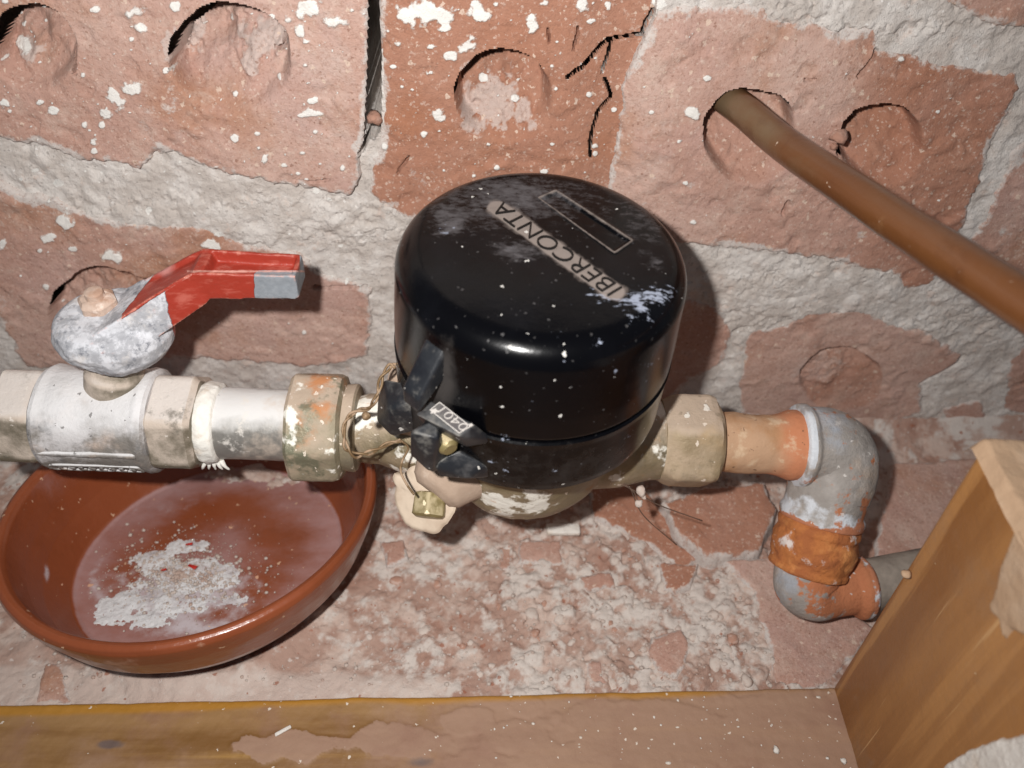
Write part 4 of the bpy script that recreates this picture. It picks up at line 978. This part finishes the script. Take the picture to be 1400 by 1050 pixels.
halo = (0.50 * sstep(0.0060, 0.0030, dt + 0.0012 * f2(loc[:, 0], loc[:, 1], 300, 3, 5)) + 0.4 * sstep(0.0038, 0.0028, dt)) * top
frame = np.exp(-((dw + 0.0001) / 0.00055) ** 2) * top
def lid_extra(V, qx, qy, d):
    B2 = lambda x, y, rx, ry, a=1.0: a * np.exp(-(((qx - x) / rx) ** 2 + ((qy - y) / ry) ** 2))
    dust = 0.50 * sstep(430, 270, qy) * top + B2(660, 285, 60, 30, .22) + B2(740, 275, 60, 26, .3) + B2(690, 258, 50, 14, .3) + B2(610, 300, 22, 30, .3) + B2(620, 312, 20, 10, .25) + B2(735, 345, 60, 20, .30) + B2(700, 345, 30, 14, .45) + B2(880, 330, 40, 60, .28) + B2(900, 365, 14, 16, .4)
    chalk = B2(820, 405, 26, 14, .65) + B2(880, 405, 40, 16, .62) + B2(866, 412, 12, 10, .4) + B2(905, 402, 20, 18, .5) + B2(610, 312, 20, 14, .52) + B2(700, 338, 22, 10, .4) + B2(870, 430, 34, 14, .45) + B2(762, 458, 14, 14, .42) + B2(818, 466, 7, 12, .8) + B2(770, 412, 14, 8, .5) + B2(880, 455, 24, 24, .3)
    g = d['grime'] + B2(610, 500, 14, 60, .5) + B2(650, 500, 60, 30, .25)
    side = (1 - top) * sstep(470, 530, qy)
    return dict(dust=dust * (0.3 + 0.7 * top), chalk=np.maximum(chalk, d['chalk']), grime=g, halo=np.maximum(halo, frame * 0.75))
lid = mk('lid', V, F, MAT['bakelite'], met, black_attrs(V, lid_extra), sharp=50)
# raised lettering
def relief_text(body, p0, p1, up, nrm, height, mat, name, parent, depth=0.0005, extra=0.75):
    cu = bpy.data.curves.new('txt', 'FONT'); cu.body = body; cu.size = 1.0; cu.extrude = 0.03; cu.offset = -0.022; cu.resolution_u = 4
    ob = bpy.data.objects.new('txt', cu); COL.objects.link(ob)
    dg = bpy.context.evaluated_depsgraph_get(); dg.update()
    m2 = bpy.data.meshes.new_from_object(ob.evaluated_get(dg))
    V = np.array([v.co[:] for v in m2.vertices]); F = [tuple(p.vertices) for p in m2.polygons]
    bpy.data.objects.remove(ob); bpy.data.meshes.remove(m2)
    lo, hi = V.min(0), V.max(0); V = (V - (lo + hi) / 2) / (hi - lo)
    d = p1 - p0; L = np.linalg.norm(d); d = d / L; c = (p0 + p1) / 2
    W = c[None] + V[:, :1] * d * (L + height * extra) + V[:, 1:2] * up * height + V[:, 2:3] * nrm * depth
    return mk(name, W, F, mat, parent, smooth=False)
def lidP(uv, z=0.0): return lidZ + AX * uv[0] + AY * uv[1] + AZ * z
d2 = (tE - tS) / np.linalg.norm(tE - tS); up2 = np.array([-d2[1], d2[0]])
relief_text('IBERCONTA', lidP(tS, .0003), lidP(tE, .0003), AX * up2[0] + AY * up2[1], AZ, 0.0058, MAT['letter'], 'lettering', lid, 0.0007, 0.28)
# ---- lugs round the left front of the case
def on(px, py, z): return at_z(px, py, z)
def rad_pt(phi, r, z):   # phi measured from -x toward -y
    return A(-r * math.cos(math.radians(phi)), -r * math.sin(math.radians(phi)), z)
def lug(phi, half, r0, r1, zt0, zt1, zb0, zb1, taper=1.0):
    pts = []
    for s in (-1, 1):
        for r, zt, zb, tp in ((r0, zt0, zb0, 1.0), (r1, zt1, zb1, taper)):
            tang = AX * math.sin(math.radians(phi)) - AY * math.cos(math.radians(phi))
            for z in (zt, zb): pts.append(rad_pt(phi, r, z) + tang * s * half * tp)
    return pts
V, F = hull_bevel(lug(47, .0040, .0435, .0540, .0800, .0660, .068, .0600, .9), .0012, 4)
mk('hinge_arm', V, F, MAT['rubberblack'], met)
V, F = hull_bevel([at_d(x, y, d_) for x, y, d_ in [(524, 517, .266), (541, 524, .262), (556, 556, .262), (554, 588, .266), (536, 598, .268), (514, 576, .270), (516, 545, .268), (532, 560, .2585)]] + [rad_pt(24, .043, .046), rad_pt(34, .043, .046), rad_pt(24, .042, .034), rad_pt(36, .043, .032)], .0009, 3)
mk('sealing_lug', V, F, MAT['rubberblack'], met)
# block carrying the number plate: points measured in the photograph at set heights
zt = A(0, 0, 0.0570)[2]
c_ = [on(568, 566, zt + .0005), on(588, 547, zt + .0005), on(650, 581, zt + .0005), on(628, 597, zt + .0005)]
low = [p + np.array([0.0015, 0.004, -0.009]) for p in c_]
V, F = hull_bevel(c_ + low + [rad_pt(62, .040, .044), rad_pt(48, .040, .044), rad_pt(75, .043, .048)], .0007, 3)
mk('plate_hood', V, F, MAT['rubberblack'], met)
pl = [on(588, 560.5, zt + .0008), on(628, 592, zt + .0008), on(643, 583, zt + .0008), on(601, 550, zt + .0008)]
V, F = hull_bevel(pl + [p + np.array([0, 0, -.0008]) for p in pl], 0.0001, 1)
plate = mk('number_plate', V, F, MAT['label'], met, smooth=False)
nP = np.array([0, 0, 1.0]); bars = []
for a, b in zip(pl, pl[1:] + pl[:1]): 
    v_, f_, _, _ = tube(np.linspace(a, b, 4), 0.00016, 6); bars.append((v_, f_))
for (sx_, sy_, ss) in ((594, 563, 5.5), (644, 582, 3)):
    c = on(sx_, sy_, zt + .0009); st = []
    for k_ in range(10):
        rr = ss * 0.00024 * (1 if k_ % 2 == 0 else 0.5); st.append(c + np.array([math.cos(k_ * .628) * rr, math.sin(k_ * .628) * rr, 0]))
    top_ = [p + np.array([0, 0, .0004]) for p in st]; Vs = np.array(st + top_)
    Fs = [tuple(range(10)), tuple(range(10, 20))] + [(i, (i + 1) % 10, 10 + (i + 1) % 10, 10 + i) for i in range(10)]
    bars.append((Vs, Fs))
V, F = join(bars); mk('plate_border', V, F, MAT['inkwhite'], plate, smooth=False)
pa = on(633, 583.5, zt + .001); pb = on(607, 563, zt + .001); dd = (pb - pa) / np.linalg.norm(pb - pa)
relief_text('0401', pa, pb, np.array([-dd[1], dd[0], 0]), nP, 0.0027, MAT['inkwhite'], 'plate_digits', plate, 0.0003, 0.9)
# upright cheek of the hood and the sloping foot
V, F = hull_bevel([on(560, 590, zt - .002), on(598, 572, zt - .003), on(600, 600, zt - .004), on(560, 622, zt - .014), on(588, 648, zt - .022), on(602, 628, zt - .018), rad_pt(50, .042, .034), rad_pt(45, .043, .046), rad_pt(58, .043, .030)], .0008, 3)
mk('hood_cheek', V, F, MAT['rubberblack'], met)
V, F = hull_bevel([on(592, 636, zt - .019), on(600, 652, zt - .0245), on(640, 655, zt - .0245), on(664, 636, zt - .020), on(628, 616, zt - .015), on(612, 622, zt - .016), rad_pt(65, .041, .029), rad_pt(78, .043, .031), rad_pt(60, .041, .036)], .0008, 3)
mk('foot_gusset', V, F, MAT['rubberblack'], met)
V, F, _, _ = lathe([(0, .0024), (.002, .0030), (.0075, .0031), (.0085, .0022)], on(607, 600, zt - .010) + np.array([-.002, .004, 0]), np.array([.55, -1.0, -.15]), seg=32, amp=.0003, freq=500)
mk('brass_pin', V, F, MAT['plug'], met, sharp=40)
V, F, _, _ = lathe([(0, .0010), (.001, .0014), (.002, .0012), (.0024, .0006)], rad_pt(30, .0590, .0435), rad_pt(30, .07, .048) - rad_pt(30, .059, .0435), seg=28, amp=.0002, freq=500)
mk('rivet', V, F, MAT['wire'], met)
# bracket wing behind the lugs
V, F = hull_bevel([at_d(532, 500, .282), at_d(548, 492, .286), at_d(520, 560, .285), at_d(556, 560, .276), at_d(530, 590, .290), at_d(575, 600, .285), A(-.03, -.01, .03), A(-.033, -.02, .026)], .0008, 2)
mk('bracket_wing', V, F, MAT['boss'], met)

# ---- sealing wire
sw = thing('seal_wire', at_d(500, 590, .27), 'twisted old brass sealing wire looped from the meter lug around the left union nut', 'wire')
wp = [(541, 500, .262), (533, 499, .262), (524, 512, .262), (519, 530, .262), (512, 548, .263), (504, 558, .265), (490, 561, .268), (478, 568, .268), (471, 582, .267), (471, 600, .266), (476, 615, .266), (486, 623, .268), (500, 620, .270), (515, 615, .272), (530, 607, .274), (548, 602, .275)]
pth = smooth_path([at_d(*w) for w in wp], 10); n_ = len(pth); tt = np.linspace(0, 1, n_)
T_ = np.gradient(pth, axis=0); T_ /= np.linalg.norm(T_, axis=1)[:, None]; s1 = np.cross(T_, [0, -0.7, 0.7]); s1 /= np.linalg.norm(s1, axis=1)[:, None]; s2 = np.cross(T_, s1)
for k_ in range(2):
    a = tt * 34 + k_ * math.pi
    off = (s1 * np.cos(a)[:, None] + s2 * np.sin(a)[:, None]) * (0.00062 + 0.0004 * n2(tt * 9, tt * 0 + k_, 3))[:, None]
    V, F, _, _ = tube(pth + off, 0.00046, 8); mk('strand', V, F, MAT['wire'], sw)
V, F, _, _ = tube(smooth_path([at_d(*w) for w in [(548, 602, .275), (558, 612, .272), (550, 630, .270), (548, 645, .268), (556, 662, .266), (566, 676, .264)]], 8), 0.0004, 7)
mk('strand', V, F, MAT['wire'], sw)

# ================================================================== THE BOWL
bc = np.array([BOWLC[0], BOWLC[1], 0.0])
bowl = thing('terracotta_bowl', bc + [0, 0, 0.002], 'shallow glazed terracotta bowl catching plaster dust under the ball valve', 'bowl')
TB = math.radians(-7.5)
def tiltb(P):
    P = np.array(P, float); y = P[..., 1] - bc[1]; z = P[..., 2].copy()
    P[..., 1] = bc[1] + y * math.cos(TB) - z * math.sin(TB); P[..., 2] = y * math.sin(TB) + z * math.cos(TB) + 0.0005; return P
prof = [(a * (1.12 if a > .009 else 1.0), b * .972) for a, b in [(.0030, .0005), (.0030, .0440), (.0024, .0475), (.0030, .0505), (.0060, .0545), (.0120, .0625), (.0200, .0690), (.0300, .0735), (.0345, .0750), (.0370, .0756), (.0388, .0750), (.0396, .0735), (.0392, .0716), (.0375, .0702), (.0340, .0694), (.0260, .0672), (.0180, .0640), (.0120, .0600), (.0090, .0572), (.0078, .0550), (.0074, .0500), (.0070, .0300), (.0068, .0005)]]
V, F, S, T = lathe(prof, bc, (0, 0, 1), seg=260, step=.0008, amp=0)
ri = np.hypot(V[:, 0] - bc[0], V[:, 1] - bc[1]); V[:, 2] += 0.0003 * f3(V, 40, 2, 3); V = tiltb(V)
isin = np.zeros(len(V), bool); nS = len(V) // 260; idx = np.arange(len(V)) // 260
prof_d = densify([tuple(p) for p in prof], .0008); icut = next(i for i, p in enumerate(prof_d) if i > 40 and p[1] < 0.0686 and p[0] > .036)
isin = idx >= icut
bx2, by2 = px_of(V[:, 0], V[:, 1], V[:, 2])
film = isin * (0.78 * sstep(.0560, .0530, ri) * (0.72 + 0.28 * np.cos(ri / .0085)) + 0.10) + isin * 0.45 * sstep(.0014, .0, np.abs(ri - .0545)) + 0.0
film = film + isin * 0.3 * np.exp(-(((bx2 - 60) / 50) ** 2 + ((by2 - 655) / 30) ** 2)) * 1.4
stain = isin * (np.exp(-(((bx2 - 250) / 120) ** 2 + ((by2 - 812) / 56) ** 2)) * 1.05 + 0.36 * np.exp(-((np.hypot((bx2 - 170) / 44, (by2 - 790) / 36) - 1) / 0.22) ** 2) * sstep(175, 140, bx2) + 0.75 * np.exp(-(((bx2 - 405) / 16) ** 2 + ((by2 - 818) / 12) ** 2)) + 0.8 * np.exp(-(((bx2 - 64) / 5) ** 2 + ((by2 - 785) / 16) ** 2)) + 0.45 * np.exp(-(((bx2 - 300) / 120) ** 2 + ((by2 - 862) / 12) ** 2)) + 0.4 * np.exp(-(((bx2 - 230) / 90) ** 2 + ((by2 - 695) / 22) ** 2)))
drip = (~isin) * (0.55 * np.exp(-(((bx2 - 165) / 50) ** 2 + ((by2 - 905) / 14) ** 2)) + 0.75 * np.exp(-(((bx2 - 273) / 14) ** 2 + ((by2 - 882) / 7) ** 2)) + 0.3 * sstep(890, 920, by2)) + 0.5 * np.exp(-(((bx2 - 3) / 10) ** 2 + ((by2 - 772) / 6) ** 2)) * (~isin)
mk('bowl', V, F, MAT['terracotta'], bowl, dict(film=film, stain=stain, drip=drip), sharp=60)
# plaster powder heaped in the bowl
pg = np.arange(-0.055, 0.055, 0.0005); PX_, PY_ = np.meshgrid(pg, pg); pxx, pyy = px_of(PX_ + bc[0], PY_ + bc[1], 0.0078)
pn = f2(PX_, PY_, 130, 5, 201)
hp = np.zeros_like(PX_) - 1
for (x, y, rx, ry, h_) in [(250, 790, 66, 30, 1.0), (230, 832, 88, 24, .9), (215, 775, 42, 24, .8), (300, 790, 26, 26, .8), (255, 750, 34, 14, .6), (190, 858, 60, 14, .7), (170, 845, 40, 14, .5), (240, 812, 66, 28, .8)]:
    hp = np.maximum(hp, h_ * (1 - ((pxx - x) / rx) ** 2 - ((pyy - y) / ry) ** 2))
hp = hp * 0.9 - 0.16 + 0.75 * pn + 0.3 * f2(PX_, PY_, 500, 3, 207); hh = np.clip(hp, -0.15, 1) * 0.0009 + 0.0004 * f2(PX_, PY_, 420, 3, 203) * (hp > 0)
base_z = 0.0072 + 0.0001
P = tiltb(np.stack([PX_ + bc[0], PY_ + bc[1], base_z + 0.0001 + hh], -1)); rr_ = np.hypot(PX_, PY_)
pw = emit_grid('plaster_powder', P, (hp > -0.1) & (rr_ < .0530), MAT['powder'], None, toward=(0, 0, 1), origin=bc + [0, 0, .007])
tag(pw, 'loose white plaster powder heaped on the bottom of the terracotta bowl', 'plaster dust', kind='stuff')
rg = random.Random(5); parts = []
for i in range(1900):
    a = rg.random() * 6.28; r = abs(rg.gauss(0, 1))
    x, y = 250 + 66 * r * math.cos(a), 792 + 38 * r * math.sin(a); q = at_z(x, y, .0080)
    if math.hypot(q[0] - bc[0], q[1] - bc[1]) > .052: continue
    V, F = rock(i % 9, 1, .7, .4); s_ = 0.0002 + .0008 * rg.random() ** 5
    parts.append((tiltb(V * s_ + (q + [0, 0, 0.0001])), F))
V, F = join(parts); tag(mk('plaster_crumbs', V, F, MAT['lump'], None, origin=bc + [0, 0, .0078]), 'small pale crumbs scattered over the bottom of the bowl', 'plaster crumbs', kind='stuff')
for (x, y, l_, ang, lb) in [(263, 781, .0021, -25, 'largest red paint flake, in the middle of the bowl of powder'), (224, 786, .0011, 10, 'tiny red paint flake left of the largest one in the bowl'), (257, 747, .0015, 5, 'small red paint flake at the far edge of the powder in the bowl')]:
    q = tiltb(at_z(x, y, .0104)); a = math.radians(ang); e = np.array([math.cos(a), math.sin(a), .1]); n_ = np.array([-math.sin(a), math.cos(a), 0])
    V, F = hull_bevel([q + e * l_ * s + n_ * l_ * .35 * w * (1 + .3 * s) + np.array([0, 0, z * .0002]) for s in (-1, 1) for w in (-1, 1) for z in (-1, 1)], .00008, 1)
    tag(mk('paint_flake', V, F, MAT['flakered'], None, origin=q), lb, 'paint flake', 'red paint flakes in the bowl')

# ================================================================== THE WOODEN FRAME
ZP = 0.0045
pL = at_z(-160, 966, ZP); pR = at_z(1134, 940, ZP)
plank = thing('wooden_plank', ((pL[0] + pR[0]) / 2, -0.20, 0.0), 'dusty yellow varnished wooden plank along the bottom edge in front of the rubble', 'plank')
u = np.concatenate([np.linspace(-0.25, 0.165, 520)]); v = np.concatenate([np.array([0, 0.0006, 0.0012]), np.linspace(.002, .125, 200)])
U_, V_ = np.meshgrid(u, v)
yb = pL[1] + (U_ - pL[0]) * (pR[1] - pL[1]) / (pR[0] - pL[0]) + 0.0005 * f2(U_, U_ * 0, 60, 3, 301)
Yp = yb - V_
rn = np.where(V_ < .0012, -0.0012 * (1 - V_ / .0012) ** 2, 0)
qx, qy = px_of(U_, Yp, ZP)
G2 = lambda x, y, rx, ry: np.hypot((qx - x) / rx, (qy - y) / ry)
patches = [(700, 1010, 50, 22), (545, 1015, 60, 26), (640, 985, 36, 18), (720, 965, 24, 14), (770, 1040, 70, 30), (860, 985, 110, 28), (930, 1010, 150, 45), (1080, 1000, 120, 60), (820, 1010, 40, 20), (400, 1020, 80, 20), (660, 1045, 60, 20)]
film = 0.30 + 0.46 * sstep(420, 760, qx) + 0.12 * sstep(990, 1050, qy); ring = np.zeros_like(qx); ph = np.zeros_like(qx)
wv = 0.5 * f2(U_, Yp, 130, 5, 311)
for (x, y, rx, ry) in patches:
    g = G2(x, y, rx, ry) + wv; film = np.maximum(film, 0.9 * sstep(1.05, .9, g)); ring = np.maximum(ring, 0.5 * np.exp(-((g - 1) / .09) ** 2)); ph = np.maximum(ph, 0.0004 * sstep(1.05, .95, g))
edge = np.exp(-(V_ / .0042) ** 2) * (0.95 - 0.4 * sstep(900, 1100, qx)) + 0.55 * sstep(500, 100, qx) * sstep(1000, 960, qy)
knot = np.exp(-(G2(150, 1018, 26, 8)) ** 2) * 1.1 + 0.8 * np.exp(-(G2(575, 1042, 26, 10)) ** 2)
Hp = ZP + rn + ph + 0.0004 * f2(U_ * .2, Yp, 90, 4, 320) + 0.00025 * f2(U_, Yp, 260, 3, 321)
P = np.stack([U_, Yp, Hp], -1)
Vt = P.reshape(-1, 3); ny, nx = U_.shape; Q = grid_quads(ny, nx)
# skirt down the back, the front and the ends, closed underneath
I = np.arange(ny * nx).reshape(ny, nx); loop = np.concatenate([I[0, :], I[1:, -1], I[-1, -2::-1], I[-2:0:-1, 0]])
bot = Vt[loop].copy(); bot[:, 2] = -0.022; nb = len(Vt); k = len(loop)
sk = np.stack([loop, np.roll(loop, -1), nb + (np.arange(k) + 1) % k, nb + np.arange(k)], -1)
Fall = [tuple(f) for f in Q] + [tuple(f) for f in sk] + [tuple(nb + np.arange(k))]
ex_ = lambda a: np.concatenate([a.ravel(), a.ravel()[loop] * 0.5])
mk('plank', np.concatenate([Vt, bot]), Fall, MAT['plank'], plank, dict(film=ex_(film), ring=ex_(ring), edge=ex_(edge), knot=ex_(knot)), sharp=50)
q = at_z(387, 999, ZP + .001)
V, F = hull_bevel([q + np.array([s * .0026 + w * -.0003, s * .0016 + w * .0006, z * .0004]) for s in (-1, 1) for w in (-1, 1) for z in (-1, 1)], .0002, 1)
tag(mk('plaster_flake', V, F, MAT['plaster'], None, origin=q), 'elongated white plaster flake lying on the yellow plank below the bowl', 'plaster chip')
for (x, y, r, lb) in [(1061, 1026, .0013, 'roundish white plaster crumb on the right half of the plank'), (1153, 1040, .0010, 'small white plaster crumb on the plank beside the foot of the post')]:
    q = at_z(x, y, ZP + .0008); o = pebble('plaster_crumb', q, r, MAT['plaster'], None, int(x) % 7 + 1); tag(o, lb, 'plaster chip')
parts = []; rg = random.Random(9)
for i in range(120):
    x, y = 640 + 500 * rg.random() ** .7, rg.uniform(950, 1060); q = at_z(x, y, ZP + .0004)
    V, F = rock(i % 9, 1, .6, .5); s_ = .00012 + .0004 * rg.random() ** 3
    parts.append((V * s_ * np.array([rg.uniform(.7, 2.2), rg.uniform(.7, 1.6), 1]) + q, F))
V, F = join(parts); tag(mk('sand_grains', V, F, MAT['plaster'], None, origin=at_z(900, 1000, ZP)), 'glinting plaster grains sprinkled over the right half of the plank', 'grit', kind='stuff')
# post
pb_ = at_z(1136, 942, ZP); XP = pb_[0] + 0.0012; YB = pb_[1] + .001
ptop = at_y(1340, 613, YB); ZTOP = ptop[2]
post = thing('wooden_post', (XP + .02, YB - .05, 0), 'brown varnished wooden frame post at the right edge with torn plaster patches', 'post')
yy = np.concatenate([[0, .0005, .0012], np.linspace(.002, .125, 200)]); zz = np.concatenate([np.linspace(0, .998, 200), [1.0]])
Y2, Z2 = np.meshgrid(yy, zz); z0 = ZP + .0003
Zf = z0 + (ZTOP - z0) * Z2
Xf = XP + np.where(Y2 < .0012, .0010 * (1 - Y2 / .0012) ** 2, 0) + .0003 * f2(Y2, Zf * .2, 90, 3, 401) + .0008 * sstep(.97, 1.0, Z2) ** 2
xlean = (ptop[0] - XP) * Z2; Xf = Xf + xlean
P = np.stack([Xf, YB - Y2 + 0 * Z2, Zf], -1); Vt = P.reshape(-1, 3); ny, nx = Y2.shape; Q = grid_quads(ny, nx)
I = np.arange(ny * nx).reshape(ny, nx); loop = np.concatenate([I[0, :], I[1:, -1], I[-1, -2::-1], I[-2:0:-1, 0]])
bk = Vt[loop].copy(); bk[:, 0] += .055; nb = len(Vt); k = len(loop)
sk = np.stack([loop, np.roll(loop, -1), nb + (np.arange(k) + 1) % k, nb + np.arange(k)], -1)
mk('post', np.concatenate([Vt, bk]), [tuple(f) for f in Q] + [tuple(f) for f in sk] + [tuple(nb + np.arange(k))], MAT['post'], post, sharp=50)
# plaster cap on the post's top end
yy = np.linspace(-.003, .13, 180); xx = np.linspace(-.0015, .058, 80); Y3, X3 = np.meshgrid(yy, xx)
xr = ptop[0]
H3 = ZTOP + .0022 + .0010 * f2(X3, Y3, 90, 4, 411) - .004 * sstep(.001, -.0015, X3 + .0008 * f2(Y3, Y3 * 0, 200, 3, 7)) - .004 * sstep(-.001, -.003, Y3)
emit_grid('plaster_cap', np.stack([xr + X3, YB - Y3, H3], -1), np.ones(X3.shape, bool), MAT['postplaster'], post, toward=(0, 0, 1))
# torn plaster patches on the inner face
for polyp, mt, th_ in [([(1352, 838), (1349, 826), (1358, 800), (1362, 770), (1376, 740), (1394, 712), (1430, 690), (1700, 650), (1700, 1000), (1440, 900), (1396, 868), (1380, 862), (1368, 876), (1360, 850)], 'postplaster', .0016),
                       ([(1270, 1062), (1300, 1036), (1336, 1018), (1370, 1010), (1410, 996), (1700, 950), (1700, 1400), (1270, 1200)], 'plaster', .0022)]:
    pts = [at_x(px, py, XP - .001) for px, py in polyp]; pol = [(p[1], p[2]) for p in pts]
    gy = np.arange(YB - .11, YB - .001, .0005); gz2 = np.arange(ZP + .001, ZTOP - .001, .0005); GY, GZ = np.meshgrid(gy, gz2)
    d = sdf(GY + .0012 * f2(GY, GZ, 150, 4, 7), GZ + .0012 * f2(GY, GZ, 150, 4, 8), pol)
    xl = (ptop[0] - XP) * (GZ - z0) / (ZTOP - z0)
    Hh = th_ * sstep(-.0004, .0009, d) - .0006 + .0005 * f2(GY, GZ, 120, 4, 9)
    emit_grid('plaster_patch', np.stack([XP + xl - Hh, GY, GZ], -1), d > -.0005, MAT[mt], post, toward=(-1, 0, 0))
q = at_x(1238, 784, XP - .002); tag(pebble('plaster_crumb', q, .0013, MAT['postplaster'], None, 4), 'beige crumb stuck on the left edge of the wooden post', 'plaster chip')

# ================================================================== THE BROWN TUBE
p0 = at_y(985, 128, .012); p1 = at_y(1018, 152, -.004); p2 = at_d(1075, 200, .270); p3 = at_d(1210, 292, .232); p4 = at_d(1395, 412, .190)
p5 = p4 + (p4 - p3) * 0.9
pth = smooth_path([p0, p1, p2, p3, p4, p5], 24)
tb = thing('brown_tube', p2, 'smooth brown tube coming out of a brick core hole at the upper right', 'tube')
V, F, S, T = tube(pth, .0057, 72, amp=.0003, freq=60)
tx, ty = px_of(V[:, 0], V[:, 1], V[:, 2])
mk('tube', V, F, MAT['copper'], tb, dict(green=sstep(1230, 1000, tx) * (0.55 + 0.35 * np.sin(T + .6))), sharp=60)

# ---- dirt strands hanging under the right outlet
t = thing('dirt_strand', at_d(875, 690, .30), 'dusty cobweb strand with a plaster blob hanging right of the meter body', 'cobweb')
for pts in ([(828, 650, .295), (850, 660, .298), (866, 672, .300), (874, 690, .302)], [(800, 668, .302), (840, 662, .300), (862, 668, .300), (900, 690, .306), (960, 712, .318)], [(862, 668, .3), (880, 705, .31), (925, 745, .325)]):
    V, F, _, _ = tube(smooth_path([at_d(*w) for w in pts], 8), 0.00022, 6, amp=.0001, freq=900); mk('strand', V, F, MAT['hair'], t)
for (x, y, d_, r) in ((877, 672, .300, .0016), (873, 688, .301, .0013), (880, 680, .301, .0009)):
    pebble('plaster_blob', at_d(x, y, d_), r, MAT['lump'], t, int(x) % 5 + 1, 1.2, origin=False)
